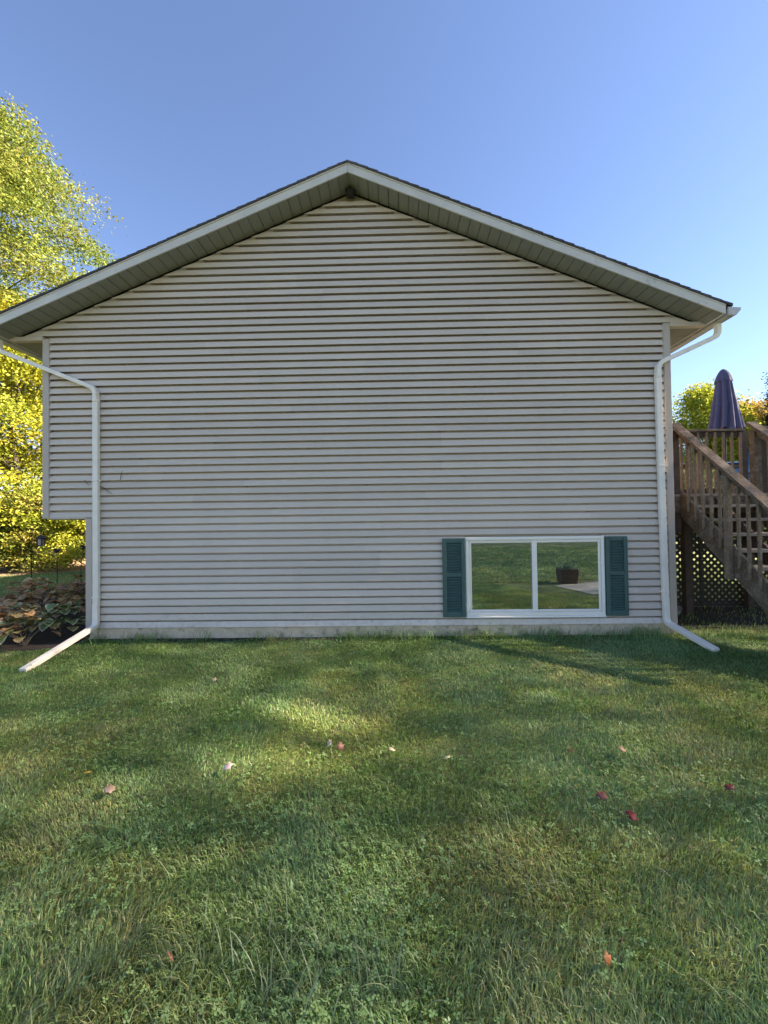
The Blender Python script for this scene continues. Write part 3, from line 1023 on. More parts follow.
def tree(name, label, loc, h, z0, rad, ncl, npc, leaf, pal, seed, prof='round', group=None, sig=.55, hole=None, flat=.45, trunk=.2, up=.55):
    rng = np.random.default_rng(seed)
    x0, y0 = loc
    t = thing(name, label, 'tree', (x0, y0, G), group)
    cc, P, idx = crown_points(rng, h, z0, rad, ncl, npc, prof, sig, flat, hole is not None)
    pal = np.array(pal, float)
    cw = rng.random((ncl, len(pal))) ** 5
    cw /= cw.sum(1)[:, None]
    cidx = rng.integers(0, ncl, len(P)) if len(P) == 0 else idx
    lw = cw[cidx] * .75 + (lambda q: q / q.sum(1)[:, None])(rng.random((len(P), len(pal))) ** 4) * .25
    cl = (lw @ pal) * rng.uniform(.7, 1.25, (len(P), 1))
    if hole is not None:
        P, cl, leaf = P[hole], cl[hole], leaf[hole]
    V, Fv, col = leaf_cloud(P, 0, leaf, cl, rng, up)
    put('crown', tint_mesh('crown', V, Fv, col, 'foliage'), t, (x0, y0, G))
    # trunk and limbs
    V, Fc = [], []

    def add(path, r0, r1, n):
        b = len(V)
        rad_ = [r0 + (r1 - r0) * i / (len(path) - 1) for i in range(len(path))]
        v, f = sweep(path, circ(1, n), (1, .03, 0), radii=rad_)
        V.extend(v)
        Fc.extend([[q + b for q in ff] for ff in f])
    top = z0 + (h - z0) * (.8 if hole is None else .42)
    tp = [(rng.normal() * .02 * h * (i / 6), rng.normal() * .02 * h * (i / 6), top * i / 6 - (.15 if i == 0 else 0)) for i in range(7)]
    add(tp, trunk, trunk * .15, 9)
    for q in rng.choice(ncl, min(ncl, 34 if hole is None else 6), replace=False):
        c = cc[q]
        if c[2] < .5: continue
        s = max(.3 * z0 + .1, min(top * .95, c[2] - np.linalg.norm(c[:2]) * .55))
        f = s / top * 6
        i = min(5, int(f))
        a = np.array(tp[i]) * (1 - (f - i)) + np.array(tp[i + 1]) * (f - i)
        mid = (a + c) / 2 + np.array([0, 0, .1 * np.linalg.norm(c - a)])
        add(fillet([tuple(a), tuple(mid), tuple(c)], 1.0, 3), trunk * .32 * (1 - .6 * s / top), .012, 5)
    put('trunk', fix(mesh('trunk', V, Fc, 'bark', True)), t, (x0, y0, G))
    return t


YEL = [(.50, .46, .035), (.40, .43, .04), (.22, .30, .04), (.56, .44, .045), (.28, .36, .05)]
YGR = [(.25, .32, .05), (.16, .24, .045), (.34, .35, .055), (.10, .165, .04), (.42, .31, .08)]
ORA = [(.46, .31, .07), (.50, .38, .08), (.34, .32, .08), (.40, .25, .07)]
GRN = [(.06, .11, .03), (.09, .14, .04), (.12, .17, .04)]
DGR = [(.035, .065, .04), (.05, .085, .05), (.07, .105, .06)]

tree('maple_tree', 'tall maple turning yellow that rises above the left roof edge', (-17.0, 10.4), 18.9, 4.0, 4.9, 300, 480, .135, YGR[:2] + YGR[2:] + [(.12, .20, .045), (.20, .28, .05)], 21, 'round', flat=.30, sig=.72, trunk=.28)
tree('maple_tree', 'bright yellow maple seen under the left eave', (-14.0, 9.6), 9.6, .7, 3.4, 260, 240, .13, YEL, 22, 'egg', sig=.5, trunk=.14)
tree('yellow_shrub', 'bright yellow shrub at the wood edge beside the house corner', (-11.0, 9.3), 3.1, .1, 1.6, 130, 150, .11, YEL, 23, 'bush', sig=.3, trunk=.05)
tree('yellow_shrub', 'low yellow-green shrub between the bright shrub and the maple', (-12.6, 8.7), 2.8, .1, 1.4, 100, 150, .11, YGR, 24, 'bush', sig=.3, trunk=.05)
tree('green_shrub', 'dull green shrub at the far left beside the leaf litter', (-13.9, 8.0), 2.2, .1, 1.4, 90, 150, .11, GRN + YGR[:1], 25, 'bush', sig=.3, trunk=.05)
tree('maple_tree', 'yellow-green tree deep in the woods on the left', (-17.5, 15), 12, 1, 4, 110, 110, .22, YGR, 26, 'egg', sig=.65, trunk=.2)
tree('maple_tree', 'yellow tree in the woods farther back behind the house', (-11.5, 15.5), 8.0, .6, 3.4, 110, 110, .19, YEL, 27, 'egg', sig=.6, trunk=.18)

tree('yellow_tree', 'yellow-green tree beyond the deck nearest the house corner', (22.0, 24), 10.4, 1.5, 2.5, 150, 200, .20, YEL[:3] + YGR[:2], 31, 'round', sig=.6, flat=.6)
tree('yellow_tree', 'lower yellow tree beyond the deck left of the umbrella', (24.0, 24.5), 9.0, 1.2, 2.2, 130, 200, .20, YEL[1:] + ORA[:1], 32, 'round', sig=.6, flat=.6)
tree('orange_tree', 'orange tree beyond the deck right of the umbrella', (27.0, 26), 9.9, 1.0, 2.1, 130, 200, .20, ORA, 33, 'egg', sig=.6, flat=.6)
tree('conifer_tree', 'dark green conifer at the right edge beyond the deck', (26.3, 22), 11.2, .8, 2.4, 200, 200, .16, DGR, 34, 'cone', sig=.5, flat=.35)
tree('green_shrub', 'grey-green bush beyond the landing railing', (15.5, 15.8), 3.9, .2, 2.6, 80, 110, .16, GRN + [(.14, .16, .09)], 35, 'bush', sig=.42, trunk=.06)
tree('green_shrub', 'grey-green bush beyond the deck at the right edge', (19.0, 15.5), 4.3, .2, 2.6, 80, 110, .16, GRN + [(.14, .16, .09)], 36, 'bush', sig=.42, trunk=.06)
tree('yellow_tree', 'yellow tree in the background row behind the orange one', (31.5, 25.5), 9.6, 1.0, 3.0, 90, 110, .26, YEL, 37, 'round', sig=.65, flat=.6)
tree('green_tree', 'green tree hidden behind the house beyond the deck', (18.6, 27), 9.0, 1.0, 3.0, 80, 110, .26, YGR, 38, 'round', sig=.65, flat=.6)

# the trees off to the right that keep the lawn in shade
LAB = ['level with the landing', 'level with the house wall', 'level with the lawn', 'level with the photographer', 'behind the photographer', 'well behind the photographer', 'far behind the photographer', 'farthest behind the photographer']
SPOT = [(21.0, 3.4, 23.0), (23.4, .2, 24.0), (21.2, -2.9, 23.0), (23.6, -6.0, 24.0), (21.0, -9.2, 23.0), (23.2, -12.6, 23.0), (21.4, -16.0, 23.0), (23.0, -19.4, 23.0)]
pts = [crown_points(np.random.default_rng(50 + i), h, 3.0, 4.6, 11000, 10, 'egg', 1.0, 1.0, True)[1] + np.array([x, y, G]) for i, (x, y, h) in enumerate(SPOT)]
allp = np.concatenate(pts)
k = (allp[:, 2] - G) / SUN.z
gx, gy = allp[:, 0] - SUN.x * k, allp[:, 1] - SUN.y * k
BIN = .15
bx_, by_ = np.clip(np.floor((gx + 30) / BIN).astype(int), 0, 599), np.clip(np.floor((gy + 40) / BIN).astype(int), 0, 599)
rk = np.random.default_rng(77)
key = bx_ * 600 + by_
order = np.lexsort((rk.random(len(key)), key))      # leaves grouped by the bit of lawn they shade
ks = key[order]
first = np.r_[True, ks[1:] != ks[:-1]]
start_ = np.maximum.accumulate(np.where(first, np.arange(len(ks)), 0))
rank = np.empty(len(key))
rank[order] = np.arange(len(ks)) - start_
lawn_ = (np.abs(gx) < 8.5) & (gy > -8) & (gy < 2.5)   # an even canopy of small leaves here, larger ones elsewhere
back_ = (gx > -2) & (gx < 14) & (gy > -22) & (gy <= -8)
want = np.where(lawn_, 530, np.where(back_, 150, 60)) * BIN * BIN
leaf_size = np.where(lawn_, .12, .24)
keep_all = rank < np.floor(want + rk.random(600 * 600)[key])
keep_all &= sunhole(allp, rk)
n0 = 0
for i, (x, y, h) in enumerate(SPOT):
    tree('shade_tree', 'very tall leafy tree right of the yard, the one ' + LAB[i],
         (x, y), h, 3.0, 4.6, 11000, 10, leaf_size[n0:n0 + len(pts[i])], YGR + GRN, 50 + i, 'egg', 'shade trees right of the yard', sig=1.0, hole=keep_all[n0:n0 + len(pts[i])], flat=1.0, trunk=.2)
    n0 += len(pts[i])

# ------------------------------------------------------------------ hostas
def hosta_leaf(v, pal):
    r = random.Random(v)
    NU, NV = 7, 5
    V, col = [], []
    bend = r.uniform(.5, 1.3)
    cup = r.uniform(.1, .35)
    for i in range(NU):
        t = i / (NU - 1)
        wd = .5 * math.sin(math.pi * min(1, t * .92 + .08)) ** .75 * (1.1 - .35 * t) + .01
        if t == 1: wd = .01
        for j in range(NV):
            s = (j / (NV - 1)) * 2 - 1
            V.append((t * math.cos(bend * t * .6), s * wd, .18 * t - bend * .38 * t * t + cup * abs(s) * wd + .03 * math.sin(7 * t + 3 * s + v)))
            e = pal[1] if abs(s) > .9 or t > .93 else pal[0]
            f = r.uniform(.55, 1.35)
            col.append([c * f for c in e])
    Fq = []
    for i in range(NU - 1):
        for j in range(NV - 1): Fq.append((i * NV + j, (i + 1) * NV + j, (i + 1) * NV + j + 1, i * NV + j + 1))
    me = tint_mesh('leaf', np.array(V), [np.array(Fq)], np.array(col), 'hosta')
    me.polygons.foreach_set('use_smooth', [True] * len(me.polygons))
    return me


HP = [((0.169, 0.234, 0.078), (0.65, 0.598, 0.364)), ((0.13, 0.195, 0.065), (0.169, 0.208, 0.065)), ((0.481, 0.26, 0.117), (0.624, 0.39, 0.195)), ((0.325, 0.182, 0.0845), (0.247, 0.13, 0.0715)),
      ((0.611, 0.403, 0.221), (0.702, 0.52, 0.312)), ((0.312, 0.247, 0.091), (0.546, 0.364, 0.169)), ((0.195, 0.104, 0.065), (0.312, 0.182, 0.104))]
HL = [[hosta_leaf(p * 10 + v, HP[p]) for v in range(3)] for p in range(len(HP))]
rh = random.Random(5)
spots = [(-4.72, .12, 'variegated green hosta with cream edges next to the downspout', [0, 0, 5]), (-5.25, .05, 'half browned hosta at the front of the bed', [0, 2, 5, 4]),
         (-5.75, .55, 'withered tan hosta at the left front of the bed', [2, 4, 3, 5]), (-5.1, .75, 'brown and green hosta behind the variegated one', [2, 3, 5, 1]),
         (-6.2, 1.15, 'withered brown hosta at the left edge of the photo', [2, 3, 4, 6]), (-5.55, 1.35, 'dark brown collapsed hosta in the middle of the bed', [3, 6, 5]),
         (-4.75, 1.15, 'dark green hosta under the overhang', [1, 5, 1, 6]), (-6.9, 1.95, 'tan dried hosta along the bed edge', [4, 2, 3]),
         (-6.15, 2.05, 'reddish brown hosta in the second row', [2, 3, 2]), (-5.3, 2.15, 'olive green hosta close to the house', [5, 1, 3]),
         (-6.75, .25, 'tan hosta at the outer front of the bed', [2, 4, 5]), (-7.5, 1.2, 'brown hosta at the outer edge of the bed', [2, 3, 5]), (-8.1, 2.1, 'curled tan hosta at the outer corner of the bed', [4, 2, 6]), (-4.85, -.30, 'mottled brown and green hosta just left of the downspout outlet', [0, 2, 5, 4]), (-5.3, -.35, 'small tan hosta at the very front of the bed', [2, 4, 3]), (-6.0, -.2, 'crumpled brown hosta at the front left of the bed', [2, 3, 4]),
         (-7.4, 2.9, 'pale brown hosta near the lantern', [4, 2, 5]), (-6.5, 2.95, 'brown hosta below the lantern', [2, 5, 6]), (-5.7, 3.1, 'green stemmed hosta far back against the house', [1, 5, 1])]
for x, y, lab, ps in spots:
    h = thing('hosta_plant', lab, 'hosta', (x, y, G), 'hostas in the flower bed')
    for k in range(42):
        a = rh.uniform(0, 6.283)
        lv = rh.uniform(0, 1)
        sc = rh.uniform(.11, .20)
        r0 = .04 + .26 * lv
        z = .12 + .36 * (1 - lv) * rh.uniform(.6, 1.1) + .04
        put('leaf', HL[rh.choice(ps)][rh.randrange(3)], h, (x + r0 * math.cos(a), y + r0 * math.sin(a), G + z), (rh.uniform(-.35, .35), rh.uniform(-.1, .5) - .3 * (1 - lv), a + rh.uniform(-.4, .4)), (sc, sc, sc))
    V, Fc = [], []
    for k in range(12):
        a = k * .53
        b = len(V)
        v, f = sweep([(x, y, G - .02), (x + .09 * math.cos(a), y + .09 * math.sin(a), G + .13), (x + .2 * math.cos(a), y + .2 * math.sin(a), G + .22)], circ(.004, 4), (1, .2, .1))
        V += v
        Fc += [[q + b for q in ff] for ff in f]
    local('stem', V, Fc, 'twig', h)

# taller green perennials along the house side of the bed
for i, (x, y, h_) in enumerate([(-5.0, 3.0, .62), (-5.35, 3.9, .75), (-5.9, 4.3, .62)]):
    t = thing('perennial_plant', ['green leafy perennial nearest the house corner', 'tall grey-green perennial behind the hostas', 'yellowing perennial behind the lantern'][i], 'plant', (x, y, G), 'perennials behind the hostas')
    n = 240
    u = RNG.random(n)
    cen = np.stack([RNG.normal(size=n) * .17, RNG.normal(size=n) * .17, u * h_ + .06], 1)
    cl = np.array([(.05, .085, .035), (.07, .10, .055), (.19, .15, .04)][i])[None] * RNG.uniform(.6, 1.4, (n, 1))
    V, Fv, cc = leaf_cloud(cen, 0, .10, cl, RNG, .4, .45)
    put('foliage', tint_mesh('foliage', V, Fv, cc, 'foliage'), t, (x, y, G))
    V, Fc = [], []
    for k in range(7):
        a = k * .9
        b = len(V)
        v, f = sweep([(x + .04 * math.cos(a), y + .04 * math.sin(a), G - .02), (x + .15 * math.cos(a), y + .15 * math.sin(a), G + h_)], circ(.005, 4), (1, .2, .1))
        V += v
        Fc += [[q + b for q in ff] for ff in f]
    local('stem', V, Fc, 'twig', t)

# lantern on a crook, garden stakes
LX, LY = -7.43, 3.0
hk = tube_thing('shepherd_hook', [(LX - .20, LY, G - .1), (LX - .20, LY, 1.15), (LX - .18, LY, 1.36), (LX - .06, LY, 1.42), (LX + .01, LY, 1.34), (LX, LY, 1.255)], .008, 'metal', None, .8, 6)
tag(hk, 'thin dark garden crook holding the lantern', 'garden hook')
ln = thing('lantern', 'small dark square lantern hanging over the hosta bed', 'lantern', (LX, LY, .98))
V, Fc = sweep([(LX, LY, 1.125), (LX, LY, 1.15), (LX, LY, 1.20), (LX, LY, 1.225)], [(a * .052, b * .052) for a, b in ((-1, -1), (1, -1), (1, 1), (-1, 1))], (1, 0, 0), radii=[1.15, 1.15, .35, .12])
local('roof', V, Fc, 'metal', ln)
bar('base', (LX - .052, LY - .052, .98), (LX + .052, LY + .052, .998), 'metal', ln)
for a in (-1, 1):
    for b in (-1, 1):
        bar('post', (LX + a * .044 - .008, LY + b * .044 - .008, .9985), (LX + a * .044 + .008, LY + b * .044 + .008, 1.1245), 'metal', ln, .001)
M['lglass'] = mat('lantern_glass', (.30, .27, .24), .2, .05, 3)
for a in range(4):
    s = -1 if a % 2 else 1
    if a < 2: bar('pane', (LX - .0355, LY + s * .041 - .0015, 1.0), (LX + .0355, LY + s * .041 + .0015, 1.123), 'lglass', ln, .0005)
    else: bar('pane', (LX + s * .041 - .0015, LY - .0355, 1.0), (LX + s * .041 + .0015, LY + .0355, 1.123), 'lglass', ln, .0005)
V, Fc = [], []
for k in range(12):
    a = 2 * math.pi * k / 12
    for q in range(4):
        b = 2 * math.pi * q / 4
        r = .022 + .004 * math.cos(b)
        V.append((LX + r * math.cos(a), LY + .004 * math.sin(b), 1.243 + r * math.sin(a)))
for k in range(12):
    for q in range(4): Fc.append((k * 4 + q, k * 4 + (q + 1) % 4, ((k + 1) % 12) * 4 + (q + 1) % 4, ((k + 1) % 12) * 4 + q))
local('ring', V, Fc, 'metal', ln)

for i, (x, y, z, lab) in enumerate([(-6.29, 2.0, .92, 'thin garden stake topped with a small dark winged ornament, left of the forked one'),
                                    (-5.76, 2.0, .98, 'forked garden stake with a dark bird-shaped ornament beside the house corner')]):
    s = thing('garden_stake', lab, 'garden stake', (x, y, G))
    tube_thing('stem', [(x - (.06 if i else -.02), y, G - .1), (x - (.06 if i else -.02), y, z - .28 if i else z - .1), (x, y, z)], .006, 'metal', s, .8, 5)
    if i: tube_thing('fork', [(x - .06, y, z - .28), (x - .12, y, z - .17), (x - .12, y, z - .10)], .005, 'metal', s, .7, 5)
    # ornament: body and two wings
    V, Fc = [], []
    for a in range(7):
        t = a / 6
        r = .030 * math.sin(math.pi * (t * .9 + .05)) ** .8
        for b in range(7):
            ph = 2 * math.pi * b / 7
            V.append((x - .06 + .13 * t, y + r * math.cos(ph), z + .03 * t + r * math.sin(ph)))
    for a in range(6):
        for b in range(7): Fc.append((a * 7 + b, a * 7 + (b + 1) % 7, (a + 1) * 7 + (b + 1) % 7, (a + 1) * 7 + b))
    local('body', V, Fc, 'metal', s, True)
    for sg in (-1, 1):
        V = []
        for dz in (0, .004):
            V += [(x - .03, y, z + .02 + dz), (x + .03, y, z + .03 + dz), (x + .05, y + sg * .07, z + .065 + dz), (x - .03, y + sg * .08, z + .05 + dz)]
        local('wing', V, BF, 'metal', s)

# ------------------------------------------------------------------ fallen leaves
def fallen(px, py, col, size, lab, rz, lift=.045, tilt=(.25, -.2)):
    r = random.Random(lab)
    lob = [(0, -.40), (.14, -.22), (.36, -.24), (.34, .0), (.46, .20), (.27, .24), (.18, .36), (.02, .54), (-.15, .33), (-.30, .22), (-.43, .24), (-.33, .0), (-.38, -.2), (-.12, -.2)]
    V = [(0, .03, 0)]
    for a, b in lob:
        V.append((a, b, .22 * (a * a + b * b) + r.uniform(-.04, .06)))
    n = len(lob)
    Fc = [np.array([(0, 1 + k, 1 + (k + 1) % n) for k in range(n)])]
    cc = np.array([[c * r.uniform(.75, 1.25) for _ in (0,) for c in col] for _ in V])
    me = tint_mesh('fallen_leaf', np.array(V) * size * .88, Fc, cc, 'dryleaf')
    md = put('fallen_leaf', me, None, (px, py, G + lift), (tilt[0], tilt[1], rz))
    tag(md, lab, 'leaf', 'fallen leaves on the lawn')
    sol = md.modifiers.new('thickness', 'SOLIDIFY')
    sol.thickness = .0012
    return md


FL = [(-1.06, -3.09, (0.7, 0.62, 0.46), .085, 'pale cream maple leaf left of the sunlit patch'),
      (-1.66, -3.31, (0.42, 0.32, 0.22), .085, 'pinkish tan leaf lying right of the small yellow leaf'),
      (-1.92, -3.14, (0.58, 0.4, 0.06), .06, 'small golden yellow leaf on the left of the lawn'),
      (-.45, -2.86, (0.66, 0.56, 0.4), .07, 'pale leaf standing on edge at the rim of the sunlit patch'),
      (-.37, -2.90, (0.15, 0.065, 0.045), .075, 'dark maroon leaf touching the pale upright leaf'),
      (-.02, -2.89, (0.58, 0.46, 0.34), .07, 'pale pink leaf in the middle of the lawn, left of the cream one'),
      (.33, -2.99, (0.62, 0.52, 0.38), .07, 'cream leaf below the middle of the house wall'),
      (1.14, -3.37, (0.26, 0.085, 0.06), .08, 'red and pink leaf on the right of the lawn'),
      (1.22, -3.53, (0.19, 0.025, 0.018), .08, 'deep red leaf just below the red and pink one'),
      (1.55, -1.39, (0.17, 0.03, 0.02), .09, 'dark red leaf near the window'),
      (-2.05, -2.11, (0.24, 0.14, 0.07), .08, 'dark brown leaf left of centre toward the wall'),
      (-1.77, -1.63, (0.5, 0.38, 0.25), .07, 'tan leaf toward the wall on the left'),
      (1.51, -2.90, (0.5, 0.28, 0.19), .07, 'salmon pink leaf on the right half of the lawn'),
      (1.16, -2.91, (0.16, 0.06, 0.04), .08, 'maroon leaf left of the salmon pink one'),
      (1.89, -3.30, (0.2, 0.05, 0.035), .075, 'dark red leaf nearest the right edge'),
      (.72, -4.26, (0.34, 0.14, 0.05), .05, 'orange curled leaf at the bottom right'),
      (-.80, -4.26, (0.36, 0.19, 0.13), .055, 'pinkish red leaf standing in long grass at the bottom left'),
      (-.46, -.47, (0.6, 0.5, 0.34), .07, 'pale leaf at the foot of the foundation')]
for i, (x, y, c, s, lab) in enumerate(FL):
    steep = 'upright' in lab or 'standing' in lab or 'curled' in lab
    fallen(x, y, c, s, lab, i * 1.7, .075 if steep else .052, (1.0, .2) if steep else (.30, -.2 + .1 * (i % 4)))

# ------------------------------------------------------------------ lawn
def blades(x, y, h, wd, lean, cols, rng):
    n = len(x)
    a = 11 * fbm(x, y, .75, 301) + rng.normal(size=n) * .95
    d = np.stack([np.cos(a), np.sin(a), np.zeros(n)], 1)
    f = a + np.pi / 2 + rng.normal(size=n) * .7
    s = np.stack([np.cos(f), np.sin(f), np.zeros(n)], 1) * wd[:, None] * .5
    b = np.stack([x, y, np.full(n, G - .004)], 1)
    up = np.array([0, 0, 1.])
    mid = b + up * (h * .60)[:, None] + d * (h * lean * .30)[:, None]
    tip = b + up * (h * np.clip(1.02 - .42 * lean, .30, 1))[:, None] + d * (h * lean * .95)[:, None]
    V = np.empty((n, 5, 3))
    V[:, 0] = b - s
    V[:, 1] = b + s
    V[:, 2] = mid + s * .85
    V[:, 3] = mid - s * .85
    V[:, 4] = tip
    I = np.arange(n * 5).reshape(n, 5)
    return V.reshape(-1, 3), I[:, [0, 1, 2, 3]], I[:, [3, 2, 4]], np.repeat(cols, 5, 0)


def grass_cols(x, y, rng):
    n = len(x)
    A = np.array([.165, .335, .080])     # mid green
    B = np.array([.24, .38, .17])     # grey-green
    D = np.array([.34, .40, .085])     # yellow-green
    E = np.array([.46, .33, .15])      # straw
    K = np.array([.095, .235, .055])     # deep green
    n1 = fbm(x, y, 1.5, 5)
    n2 = fbm(x, y, 1.1, 25)
    n3 = fbm(x, y, .5, 45)
    near = np.clip((-y - 3.0) / 1.2, 0, 1)
    w = np.stack([np.full(n, .8), .35 + 1.1 * near + np.clip((n1 - .5) * 5, 0, 1.2), np.clip((n2 - .46) * 7, 0, 1.7) * (1 - .55 * near) + .08,
                  np.clip((n2 - .50) * 5, 0, .8) * np.clip((n3 - .38) * 4, 0, 1) + .05, np.clip((.5 - n3) * 5, 0, 1)], 1)
    w *= rng.random((n, 5)) ** 1.6
    w /= w.sum(1)[:, None]
    c = w @ np.stack([A, B, D, E, K])
    c *= rng.uniform(.55, 1.45, (n, 1))
    dead = rng.random(n) < .022 + .05 * np.clip((n2 - .5) * 4, 0, 1)
    c[dead] = np.array([.46, .38, .22]) * rng.uniform(.6, 1.1, (dead.sum(), 1))
    return c


def sample(nmax, d0, d1, dens, xpad, rng):
    d = rng.uniform(d0, d1, nmax)
    hwid = .96 * d + xpad
    x = rng.uniform(-1, 1, nmax) * (.96 * d1 + xpad)
    keep = (np.abs(x) < hwid) & (rng.random(nmax) < dens(d) / dens(d0))
    return x[keep], d[keep] - 5.749


rg = np.random.default_rng(99)
D0, D1 = .95, 5.72
area = (D1 - D0) * 2 * (.96 * D1 + 1.1)
dens = lambda d: 27000 / np.maximum(d, 1.2) ** .95
x, y = sample(int(area * dens(D0)), D0, D1, dens, 1.1, rg)
# keep the bed, soil and the foot of the wall free
free = ~((x < -4.2) & (y > -.58 + .07 * np.sin(x * 6) + np.clip(x + 4.8, 0, 1) * .55)) & ~((x > -3.7) & (x < -.5) & (y > -.12 + .05 * np.sin(x * 9)) & (rg.random(len(x)) < .8))
x, y = x[free], y[free]
d = y + 5.749
hn = fbm(x, y, .55, 71)
h = rg.uniform(.028, .058, len(x)) * (.5 + .95 * hn)
tall = np.clip((fbm(x, y, .7, 81) - .50) * 6, 0, 1) * np.clip((-y - 3.5) / .7, 0, 1)
h *= 1 - .22 * np.clip((y + 3.9) / .8, 0, 1)
h *= 1 + .9 * tall * rg.random(len(x))
foot = np.clip((y + .30) / .25, 0, 1) * np.clip((fbm(x, y * 0, .35, 91) - .42) * 6, 0, 1)
h *= 1 + 1.5 * foot * rg.random(len(x)) ** 2
wd = (.0034 + .0009 * np.maximum(d - 1.5, 0)) * rg.uniform(.7, 1.3, len(x))
lean = rg.uniform(.15, 1.15, len(x))
V1, Q1, T1, C1 = blades(x, y, h, wd, lean, grass_cols(x, y, rg), rg)

# side lawns: left behind the bed, right round the stairs, coarser
parts = [(V1, Q1, T1, C1)]
off = len(V1)


def more(x, y, h, wd, lean, cols):
    global off
    a, q, t, c = blades(x, y, h, wd, lean, cols, rg)
    parts.append((a, q + off, t + off, c))
    off += len(a)


n = 60000
x, y = rg.uniform(-16, -5.2, n), rg.uniform(-.6, 8.6, n)
k = ((x < -8.95) | ((x < -8.45) & (y > 4)) | (y < -.3 - (x + 7) * .7) & (x < -7)) & (x > -1.25 * (y + 6.9)) & (y < 8.0 + (x + 10.6) * .55)
x, y = x[k], y[k]
more(x, y, rg.uniform(.04, .075, len(x)), np.full(len(x), .008), rg.uniform(.2, 1, len(x)), grass_cols(x, y, rg))
n = 60000
x, y = rg.uniform(3.85, 12, n), rg.uniform(-.25, 9, n)
k = ~((y > .38 + .12 * np.sin(x * 7)) & (y < 2.25) & (x < 6.7) & (rg.random(n) < .72)) & (x < 1.05 * (y + 5.75) + .6) & ((y > 2.2) | (rg.random(n) < .8))
x, y = x[k], y[k]
more(x, y, rg.uniform(.04, .085, len(x)), np.full(len(x), .007), rg.uniform(.2, 1, len(x)), grass_cols(x, y, rg))

n = 70000
x, y = rg.uniform(.8, 13, n), -4.75 - rg.random(n) ** 1.5 * 13
k = (x < .62 * (-y + 6) + .6) & ~((x > 3.9) & (y > -5.05))
x, y = x[k], y[k]
more(x, y, rg.uniform(.04, .08, len(x)), np.full(len(x), .014), rg.uniform(.2, 1, len(x)), grass_cols(x, y, rg))
# long tufts against the foundation and a few pale bent blades in the lawn
tx, ty = [], []
for cx, nn, sp in ((-3.35, 120, .16), (-.3, 160, .5), (1.3, 160, .45), (2.4, 110, .4), (3.2, 80, .2), (-2.55, 30, .08), (-1.75, 30, .07), (-.55, 70, .12), (-.1, 60, .12), (.35, 60, .12), (1.0, 40, .14), (1.9, 25, .1), (2.6, 30, .1), (3.25, 90, .12), (3.5, 60, .08), (-4.0, 40, .07), (2.1, 50, .25), (.7, 60, .25)):
    tx += list(cx + rg.normal(size=nn) * sp)
    ty += list(-.055 - np.abs(rg.normal(size=nn)) * .06)
tx, ty = np.array(tx), np.array(ty)
more(tx, ty, rg.uniform(.08, .27, len(tx)) * rg.uniform(.6, 1, len(tx)), np.full(len(tx), .006), rg.uniform(.2, 1.1, len(tx)), grass_cols(tx, ty, rg) * 1.05)
px, py = [], []
for cx, cy, nn, sp in ((.65, -3.9, 2, .01), (.54, -3.93, 3, .015), (.60, -3.59, 3, .02), (.96, -3.55, 2, .02), (1.07, -4.28, 5, .03), (1.0, -4.27, 3, .02), (1.18, -4.27, 2, .02), (.55, -2.98, 3, .04), (1.64, -2.75, 4, .05), (1.61, -2.93, 4, .05),
                       (-1.2, -4.37, 3, .03), (-1.12, -4.36, 3, .03), (-.52, -4.2, 34, .13), (-.75, -4.25, 30, .09), (-.26, -4.12, 16, .10), (-.35, -4.33, 36, .14), (-.15, -4.25, 20, .12), (-.05, -4.3, 8, .05), (1.54, -3.24, 4, .05), (-1.0, -3.9, 6, .1), (.2, -3.7, 8, .15), (1.3, -3.9, 10, .2), (-1.6, -2.6, 6, .2)):
    px += list(cx + rg.normal(size=nn) * sp)
    py += list(cy + rg.normal(size=nn) * sp)
px, py = np.array(px), np.array(py)
def arcs(x, y, L, wd, lean, cols, rng):
    n, K = len(x), 6
    a = rng.uniform(0, 2 * np.pi, n)
    d = np.stack([np.cos(a), np.sin(a), np.zeros(n)], 1)
    s_ = np.stack([-np.sin(a), np.cos(a), np.zeros(n)], 1) * wd[:, None] * .5
    p = np.stack([x, y, np.full(n, G - .004)], 1)
    V = np.empty((n, K + 1, 2, 3))
    ang = np.full(n, .1) + lean * .15
    for k in range(K + 1):
        f = 1 - .93 * (k / K) ** 1.5
        V[:, k, 0], V[:, k, 1] = p - s_ * f, p + s_ * f
        p = p + d * (np.sin(ang) * L / K)[:, None] + np.array([0, 0, 1.]) * (np.cos(ang) * L / K)[:, None]
        p[:, 2] = np.maximum(p[:, 2], G + .02)
        ang = ang + lean * rng.uniform(.25, .6, n)
    I = np.arange(n * (K + 1) * 2).reshape(n, K + 1, 2)
    Q = np.concatenate([np.stack([I[:, k, 0], I[:, k, 1], I[:, k + 1, 1], I[:, k + 1, 0]], 1) for k in range(K)])
    return V.reshape(-1, 3), Q, np.zeros((0, 3), int), np.repeat(cols, (K + 1) * 2, 0)


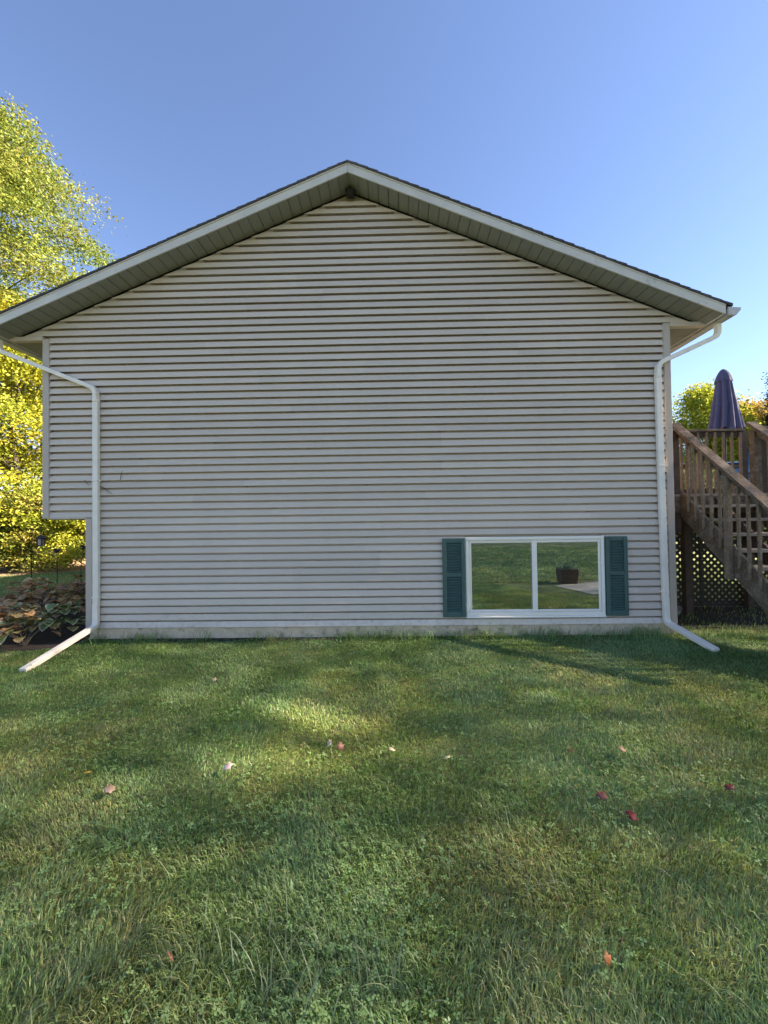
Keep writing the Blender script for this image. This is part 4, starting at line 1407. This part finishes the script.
cp = np.array([.32, .40, .20]) * rg.uniform(.55, 1.15, (len(px), 1))
a_, q_, t_, c_ = arcs(px, py, rg.uniform(.09, .19, len(px)), rg.uniform(.003, .0065, len(px)), rg.uniform(.15, 1.1, len(px)), cp, rg)
parts.append((a_, q_ + off, t_ + off, c_))
off += len(a_)

Vg = np.concatenate([p[0] for p in parts])
Qg = np.concatenate([p[1] for p in parts])
Tg = np.concatenate([p[2] for p in parts])
Cg = np.concatenate([p[3] for p in parts])
tag(put('lawn_grass', tint_mesh('lawn_grass', Vg, [Qg, Tg], Cg, 'grass')), 'short patchy green lawn grass in front of the house', 'grass', kind='stuff')

# clover scattered in the near lawn
n = 8200
x, y = sample(90000, D0, 4.6, lambda d: 1 / d ** .7, .8, rg)
k = rg.random(len(x)) < np.clip((fbm(x, y, .6, 121) - .44) * 6, .03, 1) * .6
x, y = x[k][:n], y[k][:n]
n = len(x)
V, Fq, cc = [], [], []
hz = G + rg.uniform(.030, .062, n)
col = np.array([.20, .34, .12]) * rg.uniform(.75, 1.45, (n, 1))
sz = rg.uniform(.0045, .008, n)
a0 = rg.uniform(0, 6.28, n)
tl = rg.normal(size=(n, 2)) * .25
base = 0
for q in range(3):
    a = a0 + q * 2.094
    dx, dy = np.cos(a), np.sin(a)
    P = []
    for u, s in ((.1, 0), (.9, .62), (1.75, .5), (1.6, 0), (1.75, -.5), (.9, -.62)):
        vx, vy = (dx * u - dy * s) * sz, (dy * u + dx * s) * sz
        P.append(np.stack([x + vx, y + vy, hz + vx * tl[:, 0] + vy * tl[:, 1] + abs(s) * .15 * sz], 1))
    V.append(np.stack(P, 1).reshape(-1, 3))
    I = np.arange(n * 6).reshape(n, 6) + base
    Fq += [I[:, [0, 1, 2, 3]], I[:, [0, 3, 4, 5]]]
    base += n * 6
    cc.append(np.repeat(col, 6, 0))
tag(put('clover', tint_mesh('clover', np.concatenate(V), Fq, np.concatenate(cc), 'grass')), 'small clover leaves scattered through the lawn', 'clover', kind='stuff')
